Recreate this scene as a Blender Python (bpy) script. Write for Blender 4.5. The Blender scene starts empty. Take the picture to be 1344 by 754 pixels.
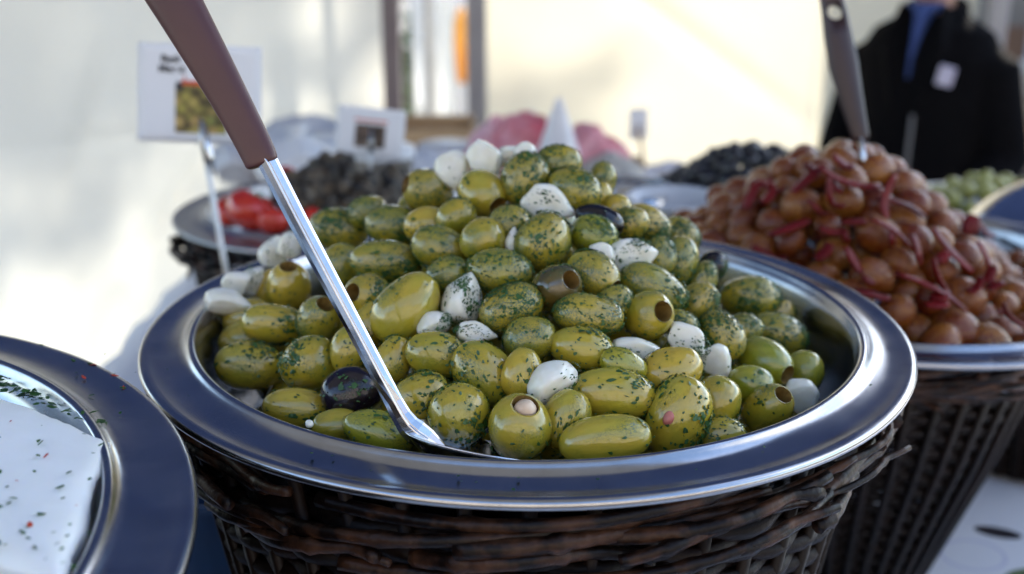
import bpy, bmesh, math, random
import numpy as np
from mathutils import Vector, Matrix, Quaternion, noise

random.seed(7)
rng = np.random.default_rng(11)
SC = bpy.context.scene
COL = SC.collection
R = math.radians
PI = math.pi

# ------------------------------------------------------------------ camera, sky, sun, exposure
ZR = 1.42                                   # height of the olive pan's rim
TABLE = 1.10
PITCH = R(18.3)
FPX = 1500.0
CAM = Vector((-0.007, -0.583, ZR + 0.211))
RIGHT = Vector((1, 0, 0))
UP = Vector((0, math.sin(PITCH), math.cos(PITCH)))
FWD = Vector((0, math.cos(PITCH), -math.sin(PITCH)))

cam_data = bpy.data.cameras.new('camera')
cam_data.sensor_width = 36
cam_data.lens = FPX / 1344 * 36
cam_data.clip_start = 0.01
cam_data.clip_end = 3000
cam_data.dof.use_dof = True
cam_data.dof.focus_distance = 0.485
cam_data.dof.aperture_fstop = 6.2
cam_data.dof.aperture_blades = 0
cam = bpy.data.objects.new('camera', cam_data)
cam.location = CAM
cam.rotation_euler = (PI / 2 - PITCH, 0, 0)
COL.objects.link(cam)
SC.camera = cam

SUN_EL, SUN_AZ = R(36), R(24)               # sun stands behind the stall, a little to the right
world = bpy.data.worlds.new('World')
SC.world = world
world.use_nodes = True
wn = world.node_tree
sky = wn.nodes.new('ShaderNodeTexSky')
sky.sky_type = 'NISHITA'
sky.sun_disc = False
sky.sun_elevation = SUN_EL
sky.sun_rotation = SUN_AZ
sky.air_density = 1.0
sky.dust_density = 0.8
sky.ozone_density = 1.4
wn.links.new(sky.outputs[0], wn.nodes['Background'].inputs[0])
wn.nodes['Background'].inputs[1].default_value = 0.14

sun_data = bpy.data.lights.new('sun', 'SUN')
sun_data.energy = 4.6
sun_data.angle = R(0.53)
sun_data.color = (1.0, 0.93, 0.80)
sun = bpy.data.objects.new('sun', sun_data)
sd = Vector((math.sin(SUN_AZ) * math.cos(SUN_EL), math.cos(SUN_AZ) * math.cos(SUN_EL), math.sin(SUN_EL)))
sun.rotation_euler = sd.to_track_quat('Z', 'Y').to_euler()
sun.location = sd * 30
COL.objects.link(sun)

SC.view_settings.view_transform = 'Standard'
SC.view_settings.look = 'None'
SC.view_settings.gamma = 1.0
SC.view_settings.use_curve_mapping = False
SC.view_settings.exposure = 2.2
SC.render.engine = 'CYCLES'
SC.cycles.use_denoising = True
SC.cycles.max_bounces = 8
SC.cycles.sample_clamp_indirect = 6.0
SC.cycles.caustics_reflective = False
SC.cycles.caustics_refractive = False


# ------------------------------------------------------------------ helpers
def W(px, py, d):
    """A point seen at that place of the photograph, d metres down the optical axis."""
    return CAM + RIGHT * ((px - 672) / FPX * d) + UP * (-(py - 377) / FPX * d) + FWD * d


def tag(o, label=None, cat=None, group=None, kind=None):
    if label: o['label'] = label
    if cat: o['category'] = cat
    if group: o['group'] = group
    if kind: o['kind'] = kind
    return o


def link(o, parent=None):
    COL.objects.link(o)
    if parent is not None:
        o.parent = parent
    return o


def empty(name, loc=(0, 0, 0), rot=(0, 0, 0)):
    o = bpy.data.objects.new(name, None)
    o.empty_display_size = 0.02
    o.location = loc
    o.rotation_euler = rot
    return link(o)


def mesh_from(verts, faces, name='mesh', smooth=True):
    me = bpy.data.meshes.new(name)
    me.from_pydata([tuple(v) for v in verts], [], faces)
    if smooth:
        me.shade_smooth()
    me.update()
    return me


def obj(name, me, mats=None, parent=None, loc=None, rot=None, scale=None):
    o = bpy.data.objects.new(name, me)
    if mats is not None:
        for m in (mats if isinstance(mats, (list, tuple)) else [mats]):
            if m.name not in [x.name for x in me.materials if x]:
                me.materials.append(m)
    if loc is not None: o.location = loc
    if rot is not None: o.rotation_euler = rot
    if scale is not None: o.scale = scale if hasattr(scale, '__len__') else (scale,) * 3
    return link(o, parent)


def lathe(profile, n=96, close=False):
    """profile: (r, z) pairs turned round z"""
    V, F = [], []
    m = len(profile)
    for i in range(n):
        a = 2 * PI * i / n
        c, s = math.cos(a), math.sin(a)
        for r, z in profile:
            V.append((r * c, r * s, z))
    for i in range(n):
        j = (i + 1) % n
        for k in range(m if close else m - 1):
            k2 = (k + 1) % m
            F.append((i * m + k, j * m + k, j * m + k2, i * m + k2))
    return V, F


def tube(points, radii, sides=8, cap=True, flat=1.0):
    """swept tube along a polyline"""
    P = [Vector(p) for p in points]
    n = len(P)
    if not hasattr(radii, '__len__'):
        radii = [radii] * n
    V, F = [], []
    t0 = (P[1] - P[0]).normalized()
    ref = Vector((0, 0, 1)) if abs(t0.z) < 0.9 else Vector((1, 0, 0))
    u = t0.cross(ref).normalized()
    for i in range(n):
        t = (P[min(i + 1, n - 1)] - P[max(i - 1, 0)]).normalized()
        u = (u - t * u.dot(t)).normalized()
        v = t.cross(u)
        for k in range(sides):
            a = 2 * PI * k / sides
            V.append(P[i] + (u * math.cos(a) + v * math.sin(a) * flat) * radii[i])
    for i in range(n - 1):
        for k in range(sides):
            k2 = (k + 1) % sides
            F.append((i * sides + k, i * sides + k2, (i + 1) * sides + k2, (i + 1) * sides + k))
    if cap:
        F.append(tuple(range(sides - 1, -1, -1)))
        F.append(tuple((n - 1) * sides + k for k in range(sides)))
    return V, F


def join(*parts):
    V, F = [], []
    for v, f in parts:
        o = len(V)
        V += list(v)
        F += [tuple(i + o for i in q) for q in f]
    return V, F


def box(cx, cy, cz, sx, sy, sz):
    V = [(cx + a * sx / 2, cy + b * sy / 2, cz + c * sz / 2) for a in (-1, 1) for b in (-1, 1) for c in (-1, 1)]
    F = [(0, 1, 3, 2), (4, 6, 7, 5), (0, 4, 5, 1), (2, 3, 7, 6), (0, 2, 6, 4), (1, 5, 7, 3)]
    return V, F


def bevel(o, w=0.002, seg=2):
    m = o.modifiers.new('bevel', 'BEVEL')
    m.width = w
    m.segments = seg
    m.limit_method = 'ANGLE'
    return o


def ico(sub=3):
    bm = bmesh.new()
    bmesh.ops.create_icosphere(bm, subdivisions=sub, radius=1)
    V = [v.co.copy() for v in bm.verts]
    F = [tuple(v.index for v in f.verts) for f in bm.faces]
    bm.free()
    return V, F


def uvs(n=24, m=16):
    V = [Vector((0, 0, 1))]
    for j in range(1, m):
        t = PI * j / m
        for i in range(n):
            p = 2 * PI * i / n
            V.append(Vector((math.sin(t) * math.cos(p), math.sin(t) * math.sin(p), math.cos(t))))
    V.append(Vector((0, 0, -1)))
    F = []
    for i in range(n):
        F.append((0, 1 + i, 1 + (i + 1) % n))
    for j in range(m - 2):
        for i in range(n):
            a = 1 + j * n + i
            b = 1 + j * n + (i + 1) % n
            F.append((a, a + n, b + n, b))
    L = len(V) - 1
    o = 1 + (m - 2) * n
    for i in range(n):
        F.append((L, o + (i + 1) % n, o + i))
    return V, F


# ------------------------------------------------------------------ materials
def new_mat(name):
    m = bpy.data.materials.new(name)
    m.use_nodes = True
    nt = m.node_tree
    return m, nt, nt.nodes['Principled BSDF']


def N(nt, kind, **kw):
    n = nt.nodes.new('ShaderNode' + kind)
    for k, v in kw.items():
        setattr(n, k, v)
    return n


def rgb(c):
    return (c[0], c[1], c[2], 1)


def ramp(nt, fac, stops):
    r = N(nt, 'ValToRGB')
    el = r.color_ramp.elements
    while len(el) < len(stops):
        el.new(0.5)
    for e, (p, c) in zip(el, stops):
        e.position = p
        e.color = rgb(c)
    nt.links.new(fac, r.inputs[0])
    return r.outputs[0]


def mixc(nt, fac, a, b):
    m = N(nt, 'Mix', data_type='RGBA')
    for s, v in ((m.inputs[0], fac), (m.inputs[6], a), (m.inputs[7], b)):
        if isinstance(v, bpy.types.NodeSocket):
            nt.links.new(v, s)
        elif isinstance(v, (int, float)):
            s.default_value = v
        else:
            s.default_value = rgb(v)
    return m.outputs[2]


def tex(nt, scale, detail=4, rough=0.55, coord='Object', per_object=0.0, stretch=None):
    tc = N(nt, 'TexCoord')
    src = tc.outputs[coord]
    if per_object:
        oi = N(nt, 'ObjectInfo')
        ml = N(nt, 'Math', operation='MULTIPLY')
        ml.inputs[1].default_value = per_object
        nt.links.new(oi.outputs['Random'], ml.inputs[0])
        ad = N(nt, 'VectorMath', operation='ADD')
        nt.links.new(src, ad.inputs[0])
        nt.links.new(ml.outputs[0], ad.inputs[1])
        src = ad.outputs[0]
    if stretch:
        mp = N(nt, 'Mapping')
        mp.inputs['Scale'].default_value = stretch
        nt.links.new(src, mp.inputs[0])
        src = mp.outputs[0]
    t = N(nt, 'TexNoise')
    t.inputs['Scale'].default_value = scale
    t.inputs['Detail'].default_value = detail
    t.inputs['Roughness'].default_value = rough
    nt.links.new(src, t.inputs['Vector'])
    return t.outputs['Fac']


def bump(nt, b, height, strength=0.3, dist=0.001):
    bp = N(nt, 'Bump')
    bp.inputs['Strength'].default_value = strength
    bp.inputs['Distance'].default_value = dist
    nt.links.new(height, bp.inputs['Height'])
    nt.links.new(bp.outputs[0], b.inputs['Normal'])
    return bp


def simple(name, c1, c2=None, rough=0.5, metal=0.0, scale=40, per_object=3.0, bump_s=0.0, bump_d=0.001, bscale=None,
           lo=0.3, hi=0.7, sss=0.0, coat=0.0, stretch=None, trans=0.0):
    m, nt, b = new_mat(name)
    c2 = c2 or c1
    f = tex(nt, scale, per_object=per_object, stretch=stretch)
    col = ramp(nt, f, [(lo, c1), (hi, c2)])
    nt.links.new(col, b.inputs['Base Color'])
    b.inputs['Roughness'].default_value = rough
    b.inputs['Metallic'].default_value = metal
    if sss:
        b.inputs['Subsurface Weight'].default_value = sss
        b.inputs['Subsurface Radius'].default_value = (0.004, 0.003, 0.0015)
        b.inputs['Subsurface Scale'].default_value = 1.0
    if coat:
        b.inputs['Coat Weight'].default_value = coat
        b.inputs['Coat Roughness'].default_value = 0.08
    if trans:
        b.inputs['Transmission Weight'].default_value = trans
    if bump_s:
        bump(nt, b, tex(nt, bscale or scale * 3, per_object=per_object, stretch=stretch), bump_s, bump_d)
    return m


def olive_material(name, c_lo, c_mid, c_hi, herb=0.25, rough=0.15, herb_col=(0.018, 0.075, 0.012), hrough=0.25, coat=0.8):
    """wet, mottled olive skin with a smear of chopped herb"""
    m, nt, b = new_mat(name)
    oi = N(nt, 'ObjectInfo')
    base = ramp(nt, oi.outputs['Random'], [(0.0, c_lo), (0.5, c_mid), (1.0, c_hi)])
    mott = tex(nt, 2.2, 3, per_object=17)
    base = mixc(nt, ramp(nt, mott, [(0.38, (0, 0, 0)), (0.72, (0.55,) * 3)]), base, (c_hi[0] * 1.15, c_hi[1] * 0.98, c_hi[2] * 0.8))
    dark = tex(nt, 5.5, 5, 0.6, per_object=31)
    base = mixc(nt, ramp(nt, dark, [(0.56, (0, 0, 0)), (0.78, (0.5,) * 3)]), base, (c_lo[0] * 0.45, c_lo[1] * 0.5, c_lo[2] * 0.5))
    # fine herb specks gathered where the oil carried them
    patch = tex(nt, 1.7, 2, per_object=53)
    speck = tex(nt, 36, 3, 0.7, per_object=71)
    mul = N(nt, 'Math', operation='MULTIPLY')
    p2 = ramp(nt, patch, [(0.62 - 0.5 * herb, (0, 0, 0)), (0.85 - 0.45 * herb, (1, 1, 1))])
    s2 = ramp(nt, speck, [(0.50 - 0.07 * herb, (0, 0, 0)), (0.57 - 0.06 * herb, (1, 1, 1))])
    nt.links.new(p2, mul.inputs[0])
    nt.links.new(s2, mul.inputs[1])
    col = mixc(nt, mul.outputs[0], base, herb_col)
    nt.links.new(col, b.inputs['Base Color'])
    rr = N(nt, 'Math', operation='MULTIPLY_ADD')
    rr.inputs[1].default_value = hrough
    rr.inputs[2].default_value = rough
    nt.links.new(mul.outputs[0], rr.inputs[0])
    nt.links.new(rr.outputs[0], b.inputs['Roughness'])
    b.inputs['Subsurface Weight'].default_value = 0.12
    b.inputs['Subsurface Radius'].default_value = (0.004, 0.003, 0.001)
    b.inputs['Subsurface Scale'].default_value = 1.0
    b.inputs['Coat Weight'].default_value = coat
    b.inputs['Coat Roughness'].default_value = 0.035
    bmp = tex(nt, 9, 4, 0.6, per_object=13)
    add = N(nt, 'Math', operation='MULTIPLY_ADD')
    add.inputs[1].default_value = 0.6
    nt.links.new(mul.outputs[0], add.inputs[0])
    nt.links.new(bmp, add.inputs[2])
    bump(nt, b, add.outputs[0], 0.35, 0.0006)
    return m


def steel(name, c=(0.43, 0.43, 0.44), rough=0.22, smear=0.13):
    m, nt, b = new_mat(name)
    b.inputs['Metallic'].default_value = 1.0
    sm = tex(nt, 22, 5, 0.6)
    fine = tex(nt, 160, 3, 0.6)
    mr = N(nt, 'Math', operation='MULTIPLY_ADD')
    mr.inputs[1].default_value = smear * 2
    mr.inputs[2].default_value = rough - smear
    nt.links.new(sm, mr.inputs[0])
    nt.links.new(mr.outputs[0], b.inputs['Roughness'])
    col = ramp(nt, tex(nt, 45, 5, 0.65), [(0.3, tuple(x * 0.82 for x in c)), (0.6, c)])
    nt.links.new(col, b.inputs['Base Color'])
    bump(nt, b, fine, 0.06, 0.0004)
    return m


M = {}
M['olive'] = olive_material('olive_skin', (0.27, 0.24, 0.020), (0.35, 0.295, 0.027), (0.44, 0.325, 0.034), 0.20)
M['olive_herby'] = olive_material('olive_skin_herby', (0.25, 0.225, 0.020), (0.325, 0.28, 0.027), (0.40, 0.30, 0.032), 0.55)
M['olive_green'] = olive_material('olive_skin_fresh', (0.225, 0.245, 0.018), (0.27, 0.275, 0.02), (0.31, 0.29, 0.022), 0.25)
M['olive_black'] = olive_material('olive_skin_black', (0.003, 0.0025, 0.005), (0.004, 0.003, 0.006), (0.012, 0.008, 0.014), 0.0, 0.12, coat=0.15)
M['olive_striped'] = olive_material('olive_skin_bruised', (0.075, 0.06, 0.015), (0.09, 0.07, 0.018), (0.12, 0.085, 0.02), 0.3)
M['olive_hole'] = simple('olive_flesh', (0.16, 0.085, 0.02), (0.26, 0.17, 0.045), rough=0.45, scale=8)
M['herb'] = simple('chopped_parsley', (0.008, 0.042, 0.006), (0.035, 0.105, 0.016), rough=0.45, scale=3, per_object=9)
M['garlic'] = simple('garlic_flesh', (0.70, 0.68, 0.56), (0.80, 0.79, 0.72), rough=0.25, scale=3, sss=0.35, coat=0.2, bump_s=0.1, bump_d=0.0005)
M['almond'] = simple('garlic_stuffing', (0.62, 0.42, 0.28), (0.72, 0.56, 0.40), rough=0.4, scale=5)
M['pimento'] = simple('pink_stuffing', (0.42, 0.10, 0.09), (0.5, 0.18, 0.14), rough=0.35, scale=5)
M['steel'] = steel('brushed_steel')
M['steel_pol'] = steel('polished_steel', (0.62, 0.62, 0.63), 0.14, 0.05)
M['steel_dull'] = steel('dull_steel', (0.45, 0.45, 0.45), 0.38, 0.12)
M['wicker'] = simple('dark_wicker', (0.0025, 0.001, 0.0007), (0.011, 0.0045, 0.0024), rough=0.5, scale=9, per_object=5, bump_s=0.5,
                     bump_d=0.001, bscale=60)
M['twig'] = simple('bark_twig', (0.005, 0.002, 0.0012), (0.12, 0.052, 0.026), rough=0.4, scale=55, per_object=5, lo=0.44, hi=0.78, bump_s=0.6,
                   bump_d=0.0012, bscale=240)
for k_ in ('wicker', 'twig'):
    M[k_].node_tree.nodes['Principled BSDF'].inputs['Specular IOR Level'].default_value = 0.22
M['handle'] = simple('plum_brown_handle', (0.062, 0.019, 0.018), (0.095, 0.033, 0.029), rough=0.38, scale=14, per_object=0, bump_s=0.12, bump_d=0.0006, bscale=220)
M['card'] = simple('white_card', (0.76, 0.76, 0.77), (0.79, 0.79, 0.80), rough=0.6, scale=5)
M['ink'] = simple('black_ink', (0.03, 0.03, 0.035), rough=0.7)
M['ink_red'] = simple('red_ink', (0.6, 0.09, 0.03), rough=0.7)
M['feta'] = simple('feta_curd', (0.82, 0.82, 0.78), (0.88, 0.88, 0.86), rough=0.42, scale=20, sss=0.2, bump_s=0.5, bump_d=0.0015, bscale=45)
M['chili'] = simple('red_flake', (0.35, 0.02, 0.01), (0.5, 0.06, 0.02), rough=0.4)
M['tan'] = olive_material('tan_olive_skin', (0.13, 0.026, 0.005), (0.235, 0.080, 0.012), (0.38, 0.175, 0.026), 0.80, 0.10, (0.095, 0.003, 0.002), 0.04, 0.12)
M['tan'].node_tree.nodes['Principled BSDF'].inputs['Specular IOR Level'].default_value = 0.35
M['redpep'] = simple('red_pepper_flesh', (0.055, 0.0015, 0.002), (0.17, 0.004, 0.005), rough=0.4, scale=25)
M['redpep'].node_tree.nodes['Principled BSDF'].inputs['Specular IOR Level'].default_value = 0.25
M['tomato'] = simple('tomato_skin', (0.45, 0.018, 0.008), (0.58, 0.035, 0.012), rough=0.16, scale=12, coat=0.4)
M['blackfar'] = simple('black_olive_skin', (0.006, 0.006, 0.008), (0.012, 0.011, 0.014), rough=0.35, scale=8)
M['greenfar'] = simple('pale_green_olive_skin', (0.22, 0.24, 0.05), (0.33, 0.32, 0.09), rough=0.25, scale=8)
M['dolma'] = simple('wrinkled_brown_leaf', (0.008, 0.006, 0.003), (0.20, 0.14, 0.075), rough=0.4, scale=3.2, lo=0.42, hi=0.74, bump_s=0.6, bump_d=0.002, bscale=60)
M['plastic_w'] = simple('white_plastic', (0.62, 0.63, 0.65), (0.72, 0.72, 0.73), rough=0.4, scale=6)
M['plastic_g'] = simple('grey_plastic_film', (0.42, 0.43, 0.46), (0.58, 0.59, 0.62), rough=0.4, scale=9)
M['blue'] = simple('blue_plastic', (0.008, 0.04, 0.13), (0.012, 0.06, 0.17), rough=0.35, scale=9)
M['pinkbag'] = simple('pink_wrap', (0.66, 0.18, 0.22), (0.82, 0.58, 0.60), rough=0.3, scale=16)
M['redbag'] = simple('red_wrap', (0.52, 0.05, 0.07), (0.80, 0.42, 0.45), rough=0.3, scale=16)
M['paper'] = simple('white_paper', (0.70, 0.68, 0.70), (0.78, 0.76, 0.76), rough=0.7, scale=6)
M['beige'] = simple('beige_sack', (0.42, 0.38, 0.33), (0.50, 0.46, 0.40), rough=0.8, scale=30, bump_s=0.2)
M['wood'] = simple('raw_wood', (0.24, 0.13, 0.06), (0.36, 0.21, 0.10), rough=0.6, scale=6, stretch=(1, 12, 12), bump_s=0.2)
M['woodpale'] = simple('pale_wood', (0.42, 0.27, 0.14), (0.52, 0.36, 0.20), rough=0.6, scale=6, stretch=(1, 12, 12), bump_s=0.2)
M['jacket'] = simple('black_wool', (0.002, 0.002, 0.003), (0.004, 0.004, 0.005), rough=1.0, scale=60, bump_s=0.3)
M['jacket'].node_tree.nodes['Principled BSDF'].inputs['Specular IOR Level'].default_value = 0.1
M['skin'] = simple('skin', (0.44, 0.24, 0.16), (0.50, 0.29, 0.20), rough=0.5, scale=8, sss=0.15)
M['blueshirt'] = simple('blue_cotton', (0.025, 0.055, 0.20), (0.035, 0.07, 0.24), rough=0.8, scale=40)
M['badge'] = simple('badge_plastic', (0.34, 0.33, 0.50), (0.48, 0.48, 0.62), rough=0.4, scale=20)
M['trouser'] = simple('dark_denim', (0.02, 0.025, 0.04), (0.03, 0.035, 0.05), rough=0.8, scale=60)
M['hair'] = simple('dark_hair', (0.03, 0.02, 0.012), (0.05, 0.035, 0.02), rough=0.5, scale=60)
M['pole'] = simple('painted_pole', (0.20, 0.16, 0.17), (0.25, 0.21, 0.21), rough=0.5, scale=9)
M['polegrey'] = simple('grey_metal_pole', (0.30, 0.30, 0.33), (0.36, 0.36, 0.38), rough=0.45, metal=0.3, scale=9)
M['greytarp'] = simple('grey_tarp', (0.10, 0.10, 0.105), (0.15, 0.15, 0.155), rough=0.6, scale=7, bump_s=0.2, bump_d=0.01)
M['orange'] = simple('orange_fabric', (0.75, 0.27, 0.03), (0.82, 0.36, 0.05), rough=0.7, scale=9)
M['chairbrown'] = simple('brown_chair', (0.06, 0.035, 0.025), (0.09, 0.05, 0.035), rough=0.5, scale=9)
M['leafgreen'] = simple('leaf', (0.05, 0.10, 0.02), (0.10, 0.17, 0.035), rough=0.5, scale=2, per_object=9)
M['bark'] = simple('bark', (0.06, 0.045, 0.03), (0.12, 0.09, 0.065), rough=0.85, scale=12, stretch=(1, 1, 0.2), bump_s=0.6, bump_d=0.01)
M['ground'] = simple('paved_ground', (0.04, 0.038, 0.036), (0.06, 0.057, 0.054), rough=0.9, scale=3, per_object=0, bump_s=0.3, bump_d=0.004)
M['banner'] = simple('white_banner', (0.74, 0.75, 0.77), (0.80, 0.80, 0.81), rough=0.6, scale=3)


def canvas_mat(name, c, trans, spec=0.3):
    m = bpy.data.materials.new(name)
    m.use_nodes = True
    nt = m.node_tree
    nt.nodes.remove(nt.nodes['Principled BSDF'])
    out = nt.nodes['Material Output']
    d = N(nt, 'BsdfDiffuse')
    t = N(nt, 'BsdfTranslucent')
    f = tex(nt, 2.5, 5, 0.6)
    w = tex(nt, 220, 2, 0.5)
    col = ramp(nt, f, [(0.25, tuple(x * 0.9 for x in c)), (0.7, c)])
    nt.links.new(col, d.inputs[0])
    nt.links.new(col, t.inputs[0])
    mx = N(nt, 'MixShader')
    mx.inputs[0].default_value = trans
    nt.links.new(d.outputs[0], mx.inputs[1])
    nt.links.new(t.outputs[0], mx.inputs[2])
    bp = N(nt, 'Bump')
    bp.inputs['Strength'].default_value = 0.1
    nt.links.new(w, bp.inputs['Height'])
    nt.links.new(bp.outputs[0], d.inputs['Normal'])
    nt.links.new(mx.outputs[0], out.inputs[0])
    return m


M['canvas'] = canvas_mat('cream_canvas', (0.82, 0.77, 0.62), 0.20)
M['canvas_w'] = canvas_mat('white_canvas', (0.80, 0.785, 0.70), 0.265)
M['brightener'] = canvas_mat('thin_white_brightener', (0.85, 0.85, 0.84), 0.62)  # lets much sun through, so the added sheet gives bright highlights
M['tarp'] = canvas_mat('blue_tarpaulin', (0.022, 0.035, 0.088), 0.35)
M['blocker'] = canvas_mat('grey_blocker', (0.20, 0.20, 0.20), 0.3)  # for the added overhead sheet that keeps sky off the left


# ------------------------------------------------------------------ the setting
g = obj('ground', mesh_from([(-1500, -1500, 0), (1500, -1500, 0), (1500, 1500, 0), (-1500, 1500, 0)], [(0, 1, 2, 3)], smooth=False), M['ground'])
tag(g, kind='structure')


def sheet(x0, x1, z0, z1, y, nx, nz, fold):
    """a hanging cloth in the x-z plane, fold(x, z) metres out of plane"""
    V, F = [], []
    for j in range(nz + 1):
        for i in range(nx + 1):
            x = x0 + (x1 - x0) * i / nx
            z = z0 + (z1 - z0) * j / nz
            V.append((x, y + fold(x, z), z))
    for j in range(nz):
        for i in range(nx):
            a = j * (nx + 1) + i
            F.append((a, a + 1, a + nx + 2, a + nx + 1))
    return mesh_from(V, F)


def crease(x, z, x0, z0, ang, w, h, half):
    c, s = math.cos(ang), math.sin(ang)
    u = (x - x0) * c + (z - z0) * s
    v = -(x - x0) * s + (z - z0) * c
    return h * math.exp(-(v / w) ** 2) * max(0.0, 1 - (u / half) ** 2)


def fold_left(x, z):
    d = 0.05 * noise.noise((x * 1.1, z * 0.8, 3.0)) + 0.022 * noise.noise((x * 3.5, z * 1.2, 9.0))
    d += crease(x, z, -1.05, 0.80, R(52), 0.022, -0.030, 0.5)
    d += crease(x, z, -1.35, 1.02, R(70), 0.02, 0.018, 0.35)
    d += crease(x, z, -1.00, 0.97, R(6), 0.018, -0.022, 0.9)
    d += crease(x, z, -0.72, 0.75, R(64), 0.018, 0.02, 0.5)
    return d


def fold_right(x, z):
    d = 0.05 * noise.noise((x * 0.9 + 5, z * 0.7, 1.0)) + 0.015 * noise.noise((x * 3.0, z * 1.1, 4.0))
    d += crease(x, z, 0.55, 1.25, R(-35), 0.03, -0.03, 0.6)
    d += crease(x, z, 0.95, 1.0, R(88), 0.015, 0.018, 0.9)
    return d


YB = 3.0
cl = tag(obj('canvas_wall', sheet(-3.4, -0.405, 0.02, 2.30, YB, 110, 90, fold_left), M['canvas_w']),
         'white canvas tent wall with creases and soft tree shade behind the cards', 'tent wall')
cr = tag(obj('canvas_wall', sheet(-0.10, 1.42, 0.02, 2.30, YB, 90, 90, fold_right), M['canvas']),
         'glowing cream canvas tent wall behind the heap of black olives', 'tent wall')

# blue tarpaulin roof: a deep sheet at the back; narrower grey sheet added to block overhead sky
def tarp(x0, x1, y0, y1, zf, slope, nx, ny, label, mat='tarp'):
    V, F = [], []
    for j in range(ny + 1):
        for i in range(nx + 1):
            x = x0 + (x1 - x0) * i / nx
            y = y0 + (y1 - y0) * j / ny
            sag = -0.05 * math.sin(PI * i / nx * 3) ** 2
            V.append((x, y, zf - slope * (y - y0) + sag + 0.02 * noise.noise((x, y, 0))))
    for j in range(ny):
        for i in range(nx):
            a = j * (nx + 1) + i
            F.append((a, a + 1, a + nx + 2, a + nx + 1))
    tag(obj('overhead_sheet', mesh_from(V, F), M[mat]), label, 'tarpaulin')


tarp(-3.5, 1.55, 0.40, 3.40, 2.72, 0.15, 70, 40, 'blue tarpaulin roof stretched over the back of the stall')
tarp(-3.5, 0.72, -0.95, 0.55, 2.95, 0.02, 50, 40, 'grey awning sheet added unseen over the left of the counter to hold back sky', 'blocker')


def pole(name, x, y, w, d, h, mat, label, lean=0.0):
    o = empty(name, (x, y, 0), (0, lean, 0))
    p = obj('shaft', mesh_from(*box(0, 0, h / 2, w, d, h), smooth=False), mat, o)
    bevel(p, 0.006)
    obj('foot_plate', mesh_from(*box(0, 0, 0.006, w * 2.2, d * 2.2, 0.012), smooth=False), mat, o)
    obj('top_cap', mesh_from(*box(0, 0, h + 0.004, w * 1.15, d * 1.15, 0.012), smooth=False), mat, o)
    return tag(o, label, 'tent pole', 'tent poles at the gap in the canvas')


pole('tent_pole', -0.372, YB - 0.06, 0.056, 0.05, 2.36, M['pole'], 'brownish square tent pole where the white canvas ends')
pole('tent_pole', -0.115, YB - 0.06, 0.062, 0.05, 2.36, M['polegrey'], 'broad grey tent pole where the cream canvas begins')
pole('tent_pole', -0.305, YB + 0.55, 0.028, 0.03, 2.3, M['polegrey'], 'thin grey pole between the two white banners in the gap')
pole('tent_pole', 1.45, YB - 0.06, 0.06, 0.05, 2.36, M['polegrey'], 'grey tent pole behind the person in black')

# ---- what is seen through the gap: sunlit market beyond
def hang_banner(x, y, w, z0, z1, label, mat):
    o = empty('market_banner', (x, y, 0))
    n = 14
    V, F = [], []
    for j in range(n + 1):
        z = z0 + (z1 - z0) * j / n
        for i in range(7):
            u = i / 6
            V.append(((u - 0.5) * w, 0.012 * math.sin(u * 6 + j * 0.3), z))
    for j in range(n):
        for i in range(6):
            a = j * 7 + i
            F.append((a, a + 1, a + 8, a + 7))
    c = obj('cloth', mesh_from(V, F), mat, o)
    s = c.modifiers.new('thick', 'SOLIDIFY'); s.thickness = 0.003
    for sx in (-1, 1):
        obj('stay', mesh_from(*tube([(sx * w * 0.42, 0.02, 0), (sx * w * 0.42, 0.02, z1 + 0.05)], 0.008, 8)), M['polegrey'], o)
    return tag(o, label, 'banner', 'white banners outside')


M['banner_t'] = canvas_mat('thin_white_banner', (0.82, 0.83, 0.84), 0.5)
hang_banner(-0.380, YB + 1.1, 0.064, 0.82, 2.0, 'narrow bluish white banner beside the brownish tent pole', M['banner_t'])
hang_banner(-0.278, YB + 0.95, 0.074, 0.80, 2.0, 'wide white banner glowing in the middle of the gap', M['banner_t'])
# orange jacket hanging on a stand
def lumpy(V, amp, freq, seed):
    out = []
    for v in V:
        v = Vector(v)
        n = noise.noise_vector(v * freq + Vector((seed, seed * 1.7, seed * 0.3)))
        out.append(v + n * amp)
    return out


o = empty('orange_lantern', (-0.222, YB + 1.3, 0))
obj('cloth_shade', mesh_from(*join(tube([(0, 0, 1.24), (0.004, 0, 1.18), (-0.004, 0, 1.1), (0.006, 0, 1.0), (0, 0, 0.93)], [0.015, 0.034, 0.028, 0.032, 0.018], 14))), M['orange'], o)
obj('stand', mesh_from(*tube([(0, 0, 0), (0, 0, 1.3)], 0.008, 8)), M['polegrey'], o)
obj('foot', mesh_from(*lathe([(0, 0.02), (0.14, 0.012), (0.15, 0), (0, 0)], 24)), M['polegrey'], o)
tag(o, 'tall orange cloth lantern on a stand out in the sun', 'lantern')


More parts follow.
